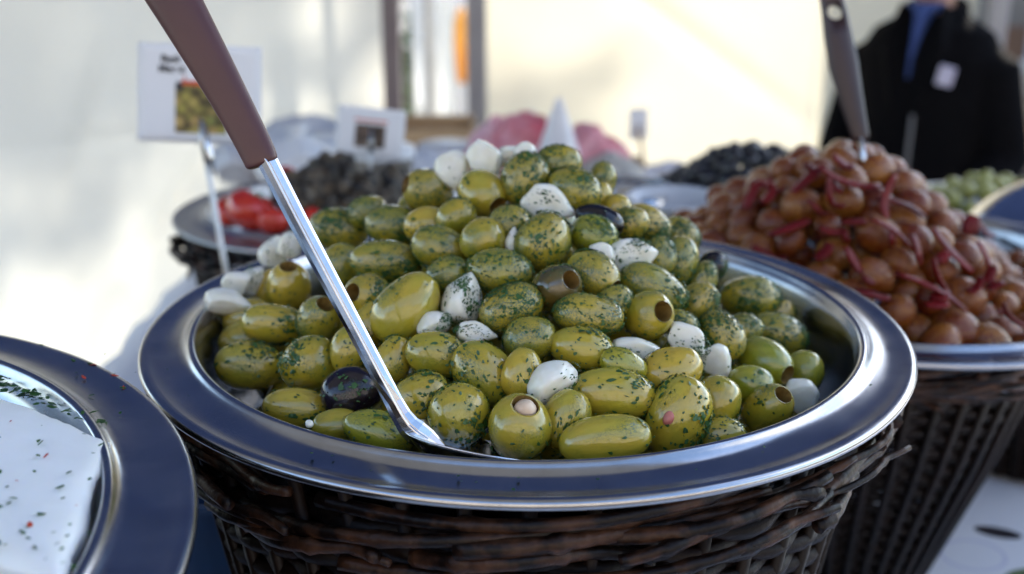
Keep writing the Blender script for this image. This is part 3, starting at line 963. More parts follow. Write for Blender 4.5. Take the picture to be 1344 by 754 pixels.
# px, py, length px, width px, angle of the long axis, tilt towards the viewer, kind, herb level, label
# kinds: o whole, p pitted (hole at the + end), s stuffed, k black, g garlic clove, f fresh green, b bruised pitted
ITEMS = [
 (354,333,40,34,80,10,'g',1,'pale rounded garlic clove standing behind the pitted olive left of the spoon shaft'),
 (381,320,40,30,60,0,'g',2,'herb-flecked garlic clove at the heap edge behind the spoon shaft'),
 (300,372,36,30,40,10,'g',1,'small garlic clove on the pan edge below the sign stem'),
 (317,368,40,28,75,0,'g',2,'speckled garlic clove squeezed beside the olive below the sign stem'),
 (276,397,56,32,-4,0,'g',0,'flat garlic clove lying on the far-left pan edge'),
 (333,384,62,42,74,5,'o',1,'upright green olive beside the pitted olive left of the spoon shaft'),
 (378,378,66,54,82,35,'p',1,'green olive standing with its pit hole upward left of the spoon shaft'),
 (288,417,58,46,20,0,'o',1,'green olive at the far-left edge just below the flat garlic clove'),
 (295,448,62,50,12,10,'o',1,'green olive against the left wall of the pan'),
 (359,426,78,50,-5,0,'o',1,'plain green olive lying level left of the spoon shaft'),
 (448,352,62,52,70,10,'o',2,'herbed olive right behind the middle of the spoon shaft'),
 (418,420,62,52,60,40,'p',2,'half hidden pitted olive behind the spoon shaft'),
 (484,389,64,56,165,55,'p',2,'yellow-green pitted olive with round hole right of the spoon shaft'),
 (445,300,74,52,-6,0,'o',3,'dark herb-coated olive at the upper left of the heap'),
 (482,279,50,38,20,0,'o',3,'small herby olive behind the upper left of the heap'),
 (515,297,68,50,-12,0,'o',3,'herb-coated olive with a bright right end near the upper left'),
 (540,274,46,36,60,0,'o',2,'olive tucked behind the dark-holed olive near the top left'),
 (561,251,62,52,165,25,'p',2,'herb-capped pitted olive just below the leftmost top garlic'),
 (595,222,52,42,-65,10,'g',1,'leftmost garlic clove at the top of the heap with one leaf speck'),
 (599,286,50,46,30,20,'o',1,'small round green olive below the leftmost top garlic'),
 (560,296,56,46,10,0,'o',1,'shaded olive in the hollow at the upper left of the heap'),
 (640,208,54,42,-40,0,'g',0,'biggest white garlic clove on top of the heap'),
 (668,205,34,28,10,20,'g',0,'middle garlic clove of the row on top of the heap'),
 (691,201,32,26,-10,10,'g',0,'small garlic clove at the end of the top row'),
 (578,326,72,54,-22,0,'o',3,'large herby olive left of the middle near the top'),
 (506,344,86,52,-5,0,'o',3,'long herb-smeared olive behind the biggest yellow olive'),
 (532,405,98,72,50,0,'o',1,'biggest smooth yellow-green olive tilted beside the spoon shaft'),
 (587,362,56,46,20,0,'o',2,'olive just above the herb-crusted garlic clove in the middle'),
 (606,396,66,50,80,0,'g',3,'herb-crusted garlic clove standing in the middle of the heap'),
 (570,428,46,34,30,0,'g',2,'herbed garlic piece below the biggest yellow-green olive'),
 (622,436,50,26,-5,0,'g',3,'low herb-covered garlic piece in the middle of the heap'),
 (489,428,64,50,65,0,'o',1,'olive half under the biggest yellow-green olive'),
 (633,254,68,56,-42,38,'p',1,'pitted olive with its hole to the lower right below the top garlic'),
 (689,236,66,58,70,0,'o',2,'round glossy olive under the end of the top garlic row'),
 (733,215,58,46,0,0,'o',3,'dark parsley-covered olive at the very top of the heap'),
 (754,250,68,54,-25,20,'o',2,'olive with warm right side below the parsley-covered top olive'),
 (783,259,42,36,40,20,'o',1,'small tan olive at the upper right shoulder of the heap'),
 (790,237,46,34,80,0,'o',2,'herby olive at the very back of the right shoulder'),
 (717,266,64,42,-14,0,'g',1,'cut garlic clove with leaf specks below the top of the heap'),
 (669,294,52,46,0,10,'o',2,'olive behind and below the pitted top olive'),
 (633,316,58,54,30,20,'o',1,'round green olive above the middle of the heap'),
 (712,317,74,66,60,10,'o',3,'olive thickly crusted with parsley above the bruised pitted olive'),
 (674,318,32,18,85,0,'g',1,'sliver of garlic wedged beside the parsley-crusted olive'),
 (787,289,62,36,-20,0,'k',1,'black olive tucked under the right shoulder of the heap'),
 (780,310,60,48,-15,10,'f',3,'bright green herby olive beneath the upper black olive'),
 (810,277,40,36,60,10,'o',1,'small olive behind the upper black olive'),
 (829,293,44,40,20,0,'o',2,'olive peeping out at the right shoulder above the speckled garlic'),
 (656,357,80,56,-8,0,'o',2,'long green olive left of the parsley-crusted olive'),
 (671,405,80,58,24,0,'o',2,'herby olive right of the herb-crusted standing garlic'),
 (730,380,74,58,35,55,'b',2,'bruised striped brown pitted olive in the middle of the heap'),
 (778,361,72,56,-35,28,'p',2,'yellow pitted olive right of the bruised striped one'),
 (773,414,86,52,-6,0,'o',2,'long glossy olive below the bruised striped one'),
 (823,336,66,48,20,0,'g',3,'large herb-speckled garlic clove at the right of the heap'),
 (791,332,38,24,-10,0,'g',1,'small garlic bit touching the large speckled garlic'),
 (698,446,66,56,15,10,'o',2,'olive with a curved highlight just below the middle'),
 (806,398,50,40,30,0,'o',2,'shaded olive between the yellow pitted olive and the open-holed one'),
 (846,297,66,52,-15,0,'o',3,'herby olive on the right shoulder with a warm lit end'),
 (892,308,52,40,-30,0,'o',2,'olive at the back right edge of the heap'),
 (889,345,66,50,75,0,'o',2,'upright olive on the right flank above the far rim'),
 (866,338,52,40,85,0,'o',2,'narrow olive right of the large speckled garlic'),
 (934,350,40,34,40,0,'k',2,'dark blue-black olive at the right edge before the far rim'),
 (857,379,88,56,-25,0,'o',3,'foamy herb-coated olive above the open-holed olive'),
 (850,414,70,60,20,62,'p',1,'golden pitted olive whose round hole faces the viewer'),
 (922,369,50,34,70,0,'o',2,'slim olive on the right flank below the dark edge olive'),
 (917,397,54,46,45,0,'o',2,'rounded olive on the right flank left of the big lone olive'),
 (985,392,72,54,-6,0,'o',2,'big lone olive at the right edge with a bright end'),
 (835,462,78,32,-8,0,'g',2,'long flat garlic slice right of the middle'),
 (903,446,60,36,-30,0,'g',2,'herbed garlic clove on the lower right slope'),
 (939,472,44,38,-40,10,'g',1,'small white garlic clove touching the herbed one on the right'),
 (893,424,46,32,-20,0,'o',2,'small olive just above the herbed right garlic'),
 (947,441,66,52,-50,0,'o',2,'olive with a foamy highlight on the right slope'),
 (978,432,44,40,0,0,'o',2,'dark olive beneath the big lone olive'),
 (1031,410,46,38,10,0,'o',1,'olive at the far right edge below the rim shadow'),
 (1020,440,74,54,-18,0,'o',2,'olive with a window-like highlight at the far right'),
 (328,480,84,60,-5,0,'o',2,'leaf-speckled olive at the lower left of the pan'),
 (406,478,76,68,30,20,'o',2,'round shiny olive left of the black olive by the spoon'),
 (462,515,76,62,10,0,'k',1,'large glossy black olive beside the spoon shaft'),
 (391,536,86,50,-6,0,'o',1,'pale olive sunk by the lower left wall of the pan'),
 (458,460,60,48,75,0,'o',1,'shaded olive behind the spoon shaft above the black olive'),
 (443,559,62,42,5,0,'o',0,'pale olive half below the rim left of the spoon bowl'),
 (498,568,90,54,-18,0,'f',2,'fresh green olive at the front rim left of the spoon bowl'),
 (517,472,60,46,70,0,'o',1,'shaded olive right of the lower spoon shaft'),
 (572,466,76,58,-12,0,'o',2,'olive overlapped by the big glossy one in front middle'),
 (636,490,90,70,-48,0,'o',1,'big glossy olive with an arched highlight in front middle'),
 (553,523,76,62,30,0,'o',1,'pale green olive just right of the spoon neck'),
 (602,546,80,74,70,10,'o',1,'plump olive leaning over the spoon bowl'),
 (684,492,64,50,80,0,'o',1,'narrow olive left of the front garlic clove'),
 (552,559,28,20,0,0,'g',0,'tiny garlic bit at the spoon neck'),
 (682,563,84,78,75,38,'s',1,'olive stuffed with a garlic clove at the front rim'),
 (727,504,72,50,35,0,'g',2,'angular herbed garlic clove in the front middle'),
 (762,458,80,56,-14,0,'o',2,'speckled olive above the large front olive'),
 (818,480,60,40,-20,0,'f',2,'bright green herby olive behind the large front olive'),
 (803,517,108,64,-5,0,'o',1,'large front olive with a cut on its left end'),
 (742,550,76,58,70,0,'o',1,'deeply shaded olive under the front garlic clove'),
 (794,577,112,62,8,0,'o',1,'pale smooth olive lying along the front rim'),
 (889,548,104,76,68,0,'o',2,'teardrop olive with a pink spot at the front right'),
 (880,488,80,62,24,0,'o',2,'olive with sparkling right end above the teardrop olive'),
 (939,530,70,60,70,10,'o',1,'round green olive right of the teardrop olive'),
 (943,572,66,46,5,0,'o',2,'olive almost hidden by the front rim right of the teardrop'),
 (1003,475,78,58,-32,45,'P',0,'clean bright green pitted olive with a dark hole at the right'),
 (1055,490,56,48,80,10,'f',1,'green olive by the right wall of the pan'),
 (1053,521,54,42,-30,0,'g',0,'plain white garlic wedge by the right wall of the pan'),
 (986,506,60,48,-20,0,'f',1,'small olive with a bright glint right of the white garlic'),
 (1008,538,76,56,60,48,'p',1,'pitted olive with its hole upward at the right front rim'),
]


def env(x, y):
    """top of the heap above the rim plane"""
    xc, yc = 0.012, 0.045
    dx = (x - xc) / (-0.172 if x < xc else 0.128)
    dy = (y - yc) / (-0.205 if y < yc else 0.13)
    p = math.sqrt(dx * dx + dy * dy)
    if p < 1:
        return 0.084 * (1 - p ** 1.3)
    return -0.045 * (p - 1)


def hit(px, py, off):
    d = (W(px, py, 1) - CAM)
    for i in range(800):
        s = 0.36 + i * 0.0006
        p = CAM + d * s
        if math.hypot(p.x, p.y) < 0.172 and p.z - ZR < env(p.x, p.y) - off:
            return p, s
    # silhouettes: the nearest approach to the heap
    best = None
    for i in range(800):
        s = 0.36 + i * 0.0006
        p = CAM + d * s
        g = p.z - ZR - env(p.x, p.y)
        if math.hypot(p.x, p.y) < 0.18 and (best is None or g < best[0]):
            best = (g, p, s)
    return best[1], best[2]


items = []
for (px, py, L, Wd, ang, tilt, kind, herb, label) in ITEMS:
    p, s = hit(px, py, 0.011)
    a, t = R(ang), R(tilt)
    if py < 450 and px > 400 and herb == 2: herb = 3
    if herb == 1 and kind == 'o' and (px * 7 + py * 3) % 5 < 3: herb = 2
    ax = (RIGHT * math.cos(a) + UP * math.sin(a)) * math.cos(t) - FWD * math.sin(t)
    k = 1.10 * s / FPX
    items.append(dict(p=p, ax=ax.normalized(), L=L * k, W=Wd * k, kind=kind, herb=herb, label=label, anchor=p.copy(), free=0.35, ray=(p - CAM).normalized()))

# olives that fill the heap beneath the ones one can name
cand = []
rs = random.Random(5)
for layer, (off, sp) in enumerate(((0.041, 0.0285), (0.060, 0.029))):
    y = -0.165
    row = 0
    while y < 0.165:
        x = -0.165 + (row % 2) * sp / 2
        while x < 0.165:
            xx, yy = x + rs.uniform(-.004, .004), y + rs.uniform(-.004, .004)
            z = env(xx, yy) - off
            if math.hypot(xx, yy) < 0.150 and z > -0.055:
                q = Vector((xx, yy, ZR + z))
                if layer == 0 or yy < 0.06:
                    cand.append(q)
            x += sp
        y += sp * 0.87
        row += 1
for q in cand:
    ax = Vector((rs.gauss(0, 1), rs.gauss(0, 1), rs.gauss(0, .5))).normalized()
    L = rs.uniform(0.025, 0.030)
    items.append(dict(p=q, ax=ax, L=L, W=L * 0.78, kind='o', herb=2, label=None, anchor=q.copy(), free=1.0, ray=(q - CAM).normalized()))

# settle: push overlapping bodies apart
n = len(items)
P = np.array([i['p'] for i in items], float)
A = np.array([i['anchor'] for i in items], float)
AX = np.array([i['ax'] for i in items], float)
RAY = np.array([i['ray'] for i in items], float)
RM = np.array([i['W'] / 2 for i in items]) * 0.97
RE = RM * 0.80
OFF = np.maximum(0.0005, np.array([i['L'] / 2 for i in items]) - RE)
NAMED = np.array([i['label'] is not None for i in items])
sid = np.repeat(np.arange(n), 3)
srad = np.stack([RE, RM, RE], 1).reshape(-1)
soff = np.stack([-OFF, 0 * OFF, OFF], 1).reshape(-1)
# the spoon as fixed bodies
SHAFT0, SHAFT1 = W(352, 214, 0.470), W(530, 552, 0.476)
fix = np.array([SHAFT0.lerp(SHAFT1, u) for u in np.linspace(0.35, 1.0, 26)])
fixr = 0.0045
mov = np.where(NAMED, 0.12, 1.0)
for it in range(110):
    S = P[sid] + AX[sid] * soff[:, None]
    D = S[:, None, :] - S[None, :, :]
    dist = np.sqrt((D ** 2).sum(2)) + 1e-9
    ov = 0.91 * (srad[:, None] + srad[None, :]) - dist
    ov[sid[:, None] == sid[None, :]] = 0
    ov = np.maximum(ov, 0)
    wgt = mov[sid][:, None] / (mov[sid][:, None] + mov[sid][None, :])
    push = (D / dist[..., None]) * (ov * wgt)[..., None]
    mvs = push.sum(1) / 3
    mv = np.zeros_like(P)
    np.add.at(mv, sid, mvs)
    # named pieces keep their place across the view and give way along it
    al = (mv * RAY).sum(1, keepdims=True) * RAY
    mv = np.where(NAMED[:, None], al * 0.9 + (mv - al) * 0.45, mv * 0.9)
    P += mv
    back = A - P
    al = (back * RAY).sum(1, keepdims=True) * RAY
    P += np.where(NAMED[:, None], (back - al) * 0.15 + al * 0.02, back * 0.03)
    # spoon
    S = P[sid] + AX[sid] * soff[:, None]
    D = S[:, None, :] - fix[None]
    dist = np.sqrt((D ** 2).sum(2)) + 1e-9
    ov = np.maximum(0, srad[:, None] + fixr - dist)
    mv = np.zeros_like(P)
    np.add.at(mv, sid, ((RAY[sid][:, None, :]) * ov[..., None]).max(1) * 0.5)
    P += mv
    # pan wall and floor
    S = P[sid] + AX[sid] * soff[:, None]
    rr = np.hypot(S[:, 0], S[:, 1])
    zz = S[:, 2] - ZR
    lim = np.where(zz < 0.004, 0.1685 + np.minimum(0, zz) * 0.35, 0.1685 + zz) - srad
    ex = np.maximum(0, rr - lim)
    ex[zz > 0.02] = 0
    mv = np.zeros_like(P)
    np.add.at(mv, sid, -np.stack([S[:, 0] / rr * ex, S[:, 1] / rr * ex, 0 * ex], 1) * 0.5)
    P += mv
    P[:, 2] = np.maximum(P[:, 2], ZR - 0.07 + RM)

GROUP_O = 'green olives heaped in the steel pan'
cnt = 0
for i, it in enumerate(items):
    kind = it['kind']
    rs = random.Random(100 + i)
    z = Vector(AX[i])
    q = z.to_track_quat('Z', 'Y') @ Quaternion((0, 0, 1), rs.uniform(0, 6.28))
    meshk = {'o': 'whole', 'f': 'whole', 'k': 'whole', 'p': 'pitted', 'P': 'pitted', 'b': 'pitted', 's': 'stuffed'}.get(kind)
    if kind == 'g':
        me = GM[i % len(GM)]
        name, cat, grp = 'garlic_clove', 'garlic clove', 'white garlic cloves among the olives'
        mat = M['garlic']
        q = z.to_track_quat('Z', 'Y') @ Quaternion((0, 0, 1), rs.uniform(-0.6, 0.6) - PI / 2)
    else:
        me = OM[meshk][i % len(OM[meshk])]
        name, cat, grp = ('black_olive', 'olive', 'black olives among the green ones') if kind == 'k' else ('green_olive', 'olive', GROUP_O)
        mat = {'f': M['olive_green'], 'P': M['olive_green'], 'k': M['olive_black'], 'b': M['olive_striped']}.get(kind) or (M['olive_herby'] if it['herb'] >= 3 else M['olive'])
    o = bpy.data.objects.new(name, me)
    if not me.materials:
        me.materials.append(mat)
    link(o)
    o.material_slots[0].link = 'OBJECT'
    o.material_slots[0].material = mat
    o.location = P[i]
    o.rotation_mode = 'QUATERNION'
    o.rotation_quaternion = q
    o.scale = (it['W'], it['W'], it['L'])
    tag(o, it['label'] or 'herb-flecked olive lying deeper in the heap between the upper olives', cat, grp)
    if it['herb']:
        src = (FLP if meshk in ('pitted', 'stuffed') else FL)[it['herb']]
        f = obj('herb_flakes', src[i % len(src)], M['herb'], o, rot=(0, 0, rs.uniform(0, 6)))
        tag(f, kind='stuff')
        if kind == 'g': f.scale = (0.93, 0.80, 0.97)
    if kind == 's':
        V, F = uvs(16, 10)
        obj('garlic_stuffing', mesh_from(lumpy([v * 0.17 for v in V], 0.03, 6, 3), F), M['almond'], o, loc=(0, 0, 0.40), scale=(1, 1, 0.8))
    if it['label'] and it['label'].startswith('teardrop'):
        V, F = uvs(14, 10)
        inv = o.rotation_quaternion.to_matrix().inverted()
        d = inv @ (-FWD * 0.93 - RIGHT * 0.42 + UP * 0.10).normalized()
        obj('pink_stuffing', mesh_from(lumpy([v * 0.085 for v in V], 0.015, 9, 1), F), M['pimento'], o, loc=d * 0.475)


# ------------------------------------------------------------------ serving spoon
def sweep_profile(stations, closed=True):
    """stations: list of lists of points (same count)"""
    V, F = [], []
    m = len(stations[0])
    for s in stations: V += s
    for i in range(len(stations) - 1):
        for k in range(m):
            k2 = (k + 1) % m
            F.append((i * m + k, i * m + k2, (i + 1) * m + k2, (i + 1) * m + k))
    F.append(tuple(range(m - 1, -1, -1)))
    F.append(tuple((len(stations) - 1) * m + k for k in range(m)))
    return V, F


sp = empty('serving_spoon', SHAFT1)
inv = Vector(SHAFT1)
shaft_px = [(346, 205, .4705), (352, 214, .4705), (390, 288, .4718), (430, 363, .4730), (470, 438, .4745), (500, 495, .4755), (517, 528, .476), (527, 546, .4765), (536, 559, .4765), (546, 568, .4765), (560, 577, .4772), (580, 590, .4785)]
shaft_w = [27, 27, 26, 25, 24, 24, 25, 27, 31, 34, 30, 16]
st = []
for i, ((px, py, d), w) in enumerate(zip(shaft_px, shaft_w)):
    c = W(px, py, d)
    a = W(*shaft_px[max(0, i - 1)]); b = W(*shaft_px[min(len(shaft_px) - 1, i + 1)])
    t = (b - a).normalized()
    nrm = -(FWD - t * FWD.dot(t)).normalized()
    side = t.cross(nrm).normalized()
    if side.x < 0: side = -side
    h = w / 2 * d / FPX
    fl = 1.0 if i < 6 else 0.55
    prof = [(-1.0, 0.05), (-0.55, 0.34), (0.02, 0.52), (0.14, 0.50), (0.22, 0.34), (0.30, 0.36), (0.82, 0.16), (1.0, -0.05), (0.9, -0.2), (0, 0.1), (-0.9, -0.12)]
    st.append([c - inv + side * (u * h) + nrm * (v * h * fl * 1.7) for u, v in prof])
sh = obj('shaft', mesh_from(*sweep_profile(st), smooth=False), M['steel_pol'], sp)
bevel(sh, 0.0004, 2)
# handle
hp = [(178, -92, .468, 30), (184, -82, .468, 58), (200, -52, .4685, 70), (216, -22, .469, 70), (230, 1, .469, 67), (257, 49, .4695, 61), (288, 104, .470, 54), (318, 160, .4705, 48), (340, 203, .4705, 46.5), (343.5, 214, .4705, 45), (345, 218, .4705, 38)]
st = []
for i, (px, py, d, w) in enumerate(hp):
    c = W(px, py, d)
    a = W(*hp[max(0, i - 1)][:3]); b = W(*hp[min(len(hp) - 1, i + 1)][:3])
    t = (b - a).normalized()
    nrm = -(FWD - t * FWD.dot(t)).normalized()
    side = t.cross(nrm).normalized()
    h = w / 2 * d / FPX
    ring = []
    for k in range(24):
        an = 2 * PI * k / 24
        cx, cy = math.cos(an), math.sin(an)
        e = 0.75
        ring.append(c - inv + side * (math.copysign(abs(cx) ** e, cx) * h) + nrm * (math.copysign(abs(cy) ** e, cy) * h * 0.55))
    st.append(ring)
hd = obj('handle', mesh_from(*sweep_profile(st)), M['handle'], sp)
hd.modifiers.new('sub', 'SUBSURF').render_levels = 2
# bowl of the spoon
V, F = [], []
nu, nv = 36, 10
for j in range(nv + 1):
    r = j / nv
    for i in range(nu):
        a = 2 * PI * i / nu
        x = r * math.cos(a) * 0.030
        y = r * math.sin(a) * 0.019
        V.append((x, y, -0.0125 * (1 - r ** 2.2)))
for j in range(nv):
    for i in range(nu):
        i2 = (i + 1) % nu
        F.append((j * nu + i, j * nu + i2, (j + 1) * nu + i2, (j + 1) * nu + i))
bc = W(622, 583, .4790)
xa = (RIGHT * 0.98 + UP * -0.2).normalized()
zq = Vector((0, 0.30, 1))
za = (zq - xa * zq.dot(xa)).normalized()
ya = za.cross(xa)
bo = obj('bowl', mesh_from(V, F), M['steel_pol'], sp)
bo.matrix_local = Matrix.Translation(bc - inv) @ Matrix((xa, ya, za)).transposed().to_4x4()
so = bo.modifiers.new('thick', 'SOLIDIFY'); so.thickness = 0.0012; so.offset = 0
bo.modifiers.new('sub', 'SUBSURF').render_levels = 1
tag(sp, 'steel serving spoon with plum-brown handle stuck in the green olives', 'spoon')

# ------------------------------------------------------------------ feta tray at lower left
FC = Vector((-0.368, -0.28, ZR + 0.011))
basket((FC.x, FC.y, FC.z - 0.006), 0.236, 0.125, FC.z - TABLE - 0.008, 'wicker basket under the feta tray', 12, ntw=18)
tray = pan('feta_tray', tuple(FC), 0.256, 0.223, 0.034, 'grey steel tray with a white feta slab and spilled herbs', mat='steel', cat='tray')


def slab(corners, ztop, thick, n=26):
    """a cheese block with a broken, pitted surface"""
    a, b, c, d = [Vector((x, y, 0)) for x, y in corners]
    bm = bmesh.new()
    top = [[None] * (n + 1) for _ in range(n + 1)]
    V, F = [], []
    for j in range(n + 1):
        for i in range(n + 1):
            u, v = i / n, j / n
            p = a.lerp(b, u).lerp(d.lerp(c, u), v)
            e = min(u, v, 1 - u, 1 - v) * n
            w = noise.noise((p.x * 30, p.y * 30, 1)) * 0.0012 + noise.noise((p.x * 140, p.y * 140, 5)) * 0.0005
            edge = 0.0045 * math.exp(-e * 0.8) + max(0, noise.noise((p.x * 45, p.y * 45, 3))) * 0.004 * math.exp(-e * 0.5)
            off = Vector((noise.noise((p.y * 60, p.x * 60, 2)), noise.noise((p.x * 60, p.y * 60, 8)), 0)) * 0.0014 + Vector((noise.noise((p.y * 220, p.x * 220, 2)), noise.noise((p.x * 220, p.y * 220, 8)), 0)) * 0.0012
            V.append((p.x + off.x, p.y + off.y, ztop + w - edge))
    for j in range(n):
        for i in range(n):
            q = j * (n + 1) + i
            F.append((q, q + 1, q + n + 2, q + n + 1))
    rim = [i for i in range(n + 1)] + [j * (n + 1) + n for j in range(1, n + 1)] + [n * (n + 1) + i for i in range(n - 1, -1, -1)] + [j * (n + 1) for j in range(n - 1, 0, -1)]
    prev = rim
    for lv in range(1, 7):
        cur = []
        for k in rim:
            x, y, z = V[k]
            w = noise.noise((x * 50, y * 50, lv * 0.6)) * 0.0016
            cur.append(len(V))
            V.append((x + w, y + w, ztop - thick * lv / 6))
        m = len(rim)
        for k in range(m):
            F.append((prev[k], cur[k], cur[(k + 1) % m], prev[(k + 1) % m]))
        prev = cur
    F.append(tuple(prev))
    bm.free()
    return mesh_from(V, F)


def on_plane(px, py, z):
    d = (W(px, py, 1) - CAM)
    s = (z - CAM.z) / d.z
    return CAM + d * s


zt = FC.z + 0.005
c0 = on_plane(145, 567, zt); c1 = on_plane(78, 762, zt); c2 = on_plane(-60, 489, zt)
c3 = c1 + (c2 - c0)
feta = obj('feta_slab', slab([(c2.x, c2.y), (c0.x, c0.y), (c1.x, c1.y), (c3.x, c3.y)], zt, 0.036), M['feta'])
tag(feta, 'white feta slab sprinkled with herbs and red flakes on the left tray', 'cheese')


def scatter_flakes(pts, size, seed, zj=0.0004):
    rs = random.Random(seed)
    V, F = [], []
    for p in pts:
        p = Vector(p)
        s = rs.uniform(*size)
        k = rs.choice((5, 6))
        rot = rs.uniform(0, 6.28)
        asp = rs.uniform(0.3, 0.9)
        tx, ty = rs.uniform(-.35, .35), rs.uniform(-.35, .35)
        b = len(V)
        for j in range(k):
            a = 2 * PI * j / k
            r = s * rs.uniform(0.6, 1.15)
            x, y = r * math.cos(a), r * asp * math.sin(a)
            x, y = x * math.cos(rot) - y * math.sin(rot), x * math.sin(rot) + y * math.cos(rot)
            V.append(p + Vector((x, y, zj + max(-zj, tx * x + ty * y))))
        V.append(p + Vector((0, 0, zj + s * 0.2)))
        for j in range(k):
            F.append((b + j, b + (j + 1) % k, b + k))
    return mesh_from(V, F)


rs = random.Random(77)
pts = [on_plane(px, py, zt + 0.0004) for px, py in ((122, 596), (55, 560), (80, 640), (83, 655), (92, 690), (88, 705), (18, 655), (12, 662), (70, 700), (75, 715), (60, 735), (132, 585), (10, 640), (118, 630), (45, 620), (30, 700))]
pts += [on_plane(rs.uniform(-30, 120), rs.uniform(560, 750), zt + 0.0004) for _ in range(26)]
tag(obj('herb_flakes', scatter_flakes(pts, (0.0008, 0.0022), 4), M['herb'], feta), kind='stuff')
pts = [on_plane(px, py, zt + 0.0004) for px, py in ((14, 554), (22, 632), (60, 600), (100, 665), (40, 690))]
tag(obj('red_flakes', scatter_flakes(pts, (0.0008, 0.0018), 9), M['chili'], feta), kind='stuff')
# bed of herbs behind the slab and specks over the flange
pts = []
for k in range(420):
    u = rs.random()
    px = -30 + 175 * u
    py = 498 + (570 - 505) * max(0, u * 1.05) + rs.gauss(0, 5) - 3
    q = on_plane(px, py - 2, FC.z - 0.012 + abs(rs.gauss(0, 0.006)))
    pts.append(q)
hb = obj('herb_scatter', scatter_flakes(pts, (0.001, 0.0030), 5, 0.001), M['herb'])
tag(hb, 'chopped green herbs lying behind the feta slab', 'herbs', kind='stuff')
pts = [on_plane(px, py, FC.z - 0.002) for px, py in ((55, 454), (96, 474), (118, 478), (162, 510), (150, 492), (138, 466), (120, 520), (158, 543), (178, 490), (100, 490))]
tag(obj('herb_flakes', scatter_flakes(pts, (0.0007, 0.0019), 6), M['herb'], tray, loc=-FC), kind='stuff')
pts = [on_plane(px, py, FC.z - 0.002) for px, py in ((162, 510), (123, 480), (110, 496), (150, 494))]
tag(obj('red_flakes', scatter_flakes(pts, (0.001, 0.0024), 16), M['chili'], tray, loc=-FC), kind='stuff')
# crumbs on the main pan's flange
pts = []
for k in range(46):
    a = rs.uniform(0, 2 * PI)
    r = rs.uniform(0.182, 0.194)
    pts.append(Vector((r * math.cos(a), r * math.sin(a), ZR + 0.0005)))
mp = [o for o in bpy.data.objects if o.name == 'steel_pan'][0]
tag(obj('herb_flakes', scatter_flakes(pts, (0.0004, 0.0011), 26), M['herb'], mp, loc=(-0.0008, 0, -ZR - 0.0015)), kind='stuff')
V, F = uvs(12, 8)
cr_ = obj('garlic_crumb', mesh_from(lumpy([v * 0.0018 for v in V], 0.0005, 400, 2), F), M['garlic'], loc=on_plane(406, 557, ZR + 0.003))
tag(cr_, 'tiny white garlic crumb on the pan bead at lower left', 'garlic crumb')

# ------------------------------------------------------------------ right tray: tan olives with red pepper
TC = Vector((0.29, 0.305, ZR - 0.062))
basket((TC.x - 0.018, TC.y - 0.005, TC.z - 0.006), 0.162, 0.082, TC.z - TABLE - 0.008, 'dark wicker basket under the tan olives at right', 22, ntw=34, r_rim=0.192)
pan('steel_pan', tuple(TC), 0.214, 0.188, 0.05, 'steel pan heaped with tan olives and red pepper strips')


def env2(x, y):
    px_, py_ = x - 0.259, y - 0.30
    dx = px_ / (0.150 if px_ < 0 else 0.125)
    dy = py_ / (0.185 if py_ < 0 else 0.2)
    p = math.sqrt(dx * dx + dy * dy)
    e = 1.35 if px_ < 0 else 1.22
    nz = 0.010 * noise.noise((x * 22, y * 22, 3.3)) + 0.005 * noise.noise((x * 50, y * 50, 1.3))
    if p < 1:
        return 0.100 * (1 - p ** e) + nz * (1 - p * 0.6)
    return -0.012 * (p - 1)


def heap(center, R_, envf, n_try, rad, seed, minsep, lim, zoff):
    rs = random.Random(seed)
    pts = []
    for k in range(n_try):
        a = rs.uniform(0, 2 * PI); r = R_ * math.sqrt(rs.random())
        x, y = center.x + r * math.cos(a), center.y + r * math.sin(a)
        e = envf(x, y)
        if e < -0.02: continue
        p = Vector((x, y, center.z + e - zoff + rs.uniform(-0.003, 0.003)))
        if all((p - q).length > minsep for q in pts):
            pts.append(p)
            if len(pts) >= lim: break
    return pts


TAN_M = [olive_mesh('whole', s) for s in (41, 42, 43)]
pts = heap(TC, 0.178, env2, 14000, 0.012, 31, 0.0228, 330, 0.009)
pts = [p for p in pts if p.y < 0.37]
pts += [p - Vector((0, 0, 0.021)) for p in heap(TC, 0.165, env2, 5000, 0.012, 33, 0.025, 150, 0.008) if p.y < 0.34]
GT = 'tan olives heaped in the right pan'
for i, p in enumerate(pts):
    rs = random.Random(900 + i)
    o = bpy.data.objects.new('tan_olive', TAN_M[i % 3])
    if not TAN_M[i % 3].materials: TAN_M[i % 3].materials.append(M['tan'])
    link(o)
    o.location = p
    o.rotation_euler = (rs.uniform(0.7, 2.4), rs.uniform(-0.6, 0.6), rs.uniform(0, 6.28))
    L = rs.uniform(0.026, 0.037)
    w = L * rs.uniform(0.76, 0.92)
    o.scale = (w, w, L)
    top = max(pts, key=lambda q: q.z)
    tag(o, 'topmost tan olive on the heap under the upright spoon' if p is top else 'small tan olive glazed with red oil in the right pan', 'olive', GT)


# the row along the pan edge can be told apart one by one
def pix(p):
    r = Vector(p) - CAM
    d = r.dot(FWD)
    return 672 + FPX * r.dot(RIGHT) / d, 377 - FPX * r.dot(UP) / d


row = []
for o in [o for o in bpy.data.objects if o.name.startswith('tan_olive')]:
    x, y = pix(o.location)
    if 1150 < x < 1335 and o.location.y < TC.y - 0.135 and o.location.z > TC.z - 0.012:
        row.append((x, o))
row.sort(key=lambda q: q[0])
ORD = ['first', 'second', 'third', 'fourth', 'fifth', 'sixth', 'seventh', 'eighth', 'ninth', 'tenth', 'eleventh', 'twelfth']
for k, (x, o) in enumerate(row[:12]):
    o['label'] = 'tan olive in the front row along the right pan edge, ' + ORD[k] + ' from the left'


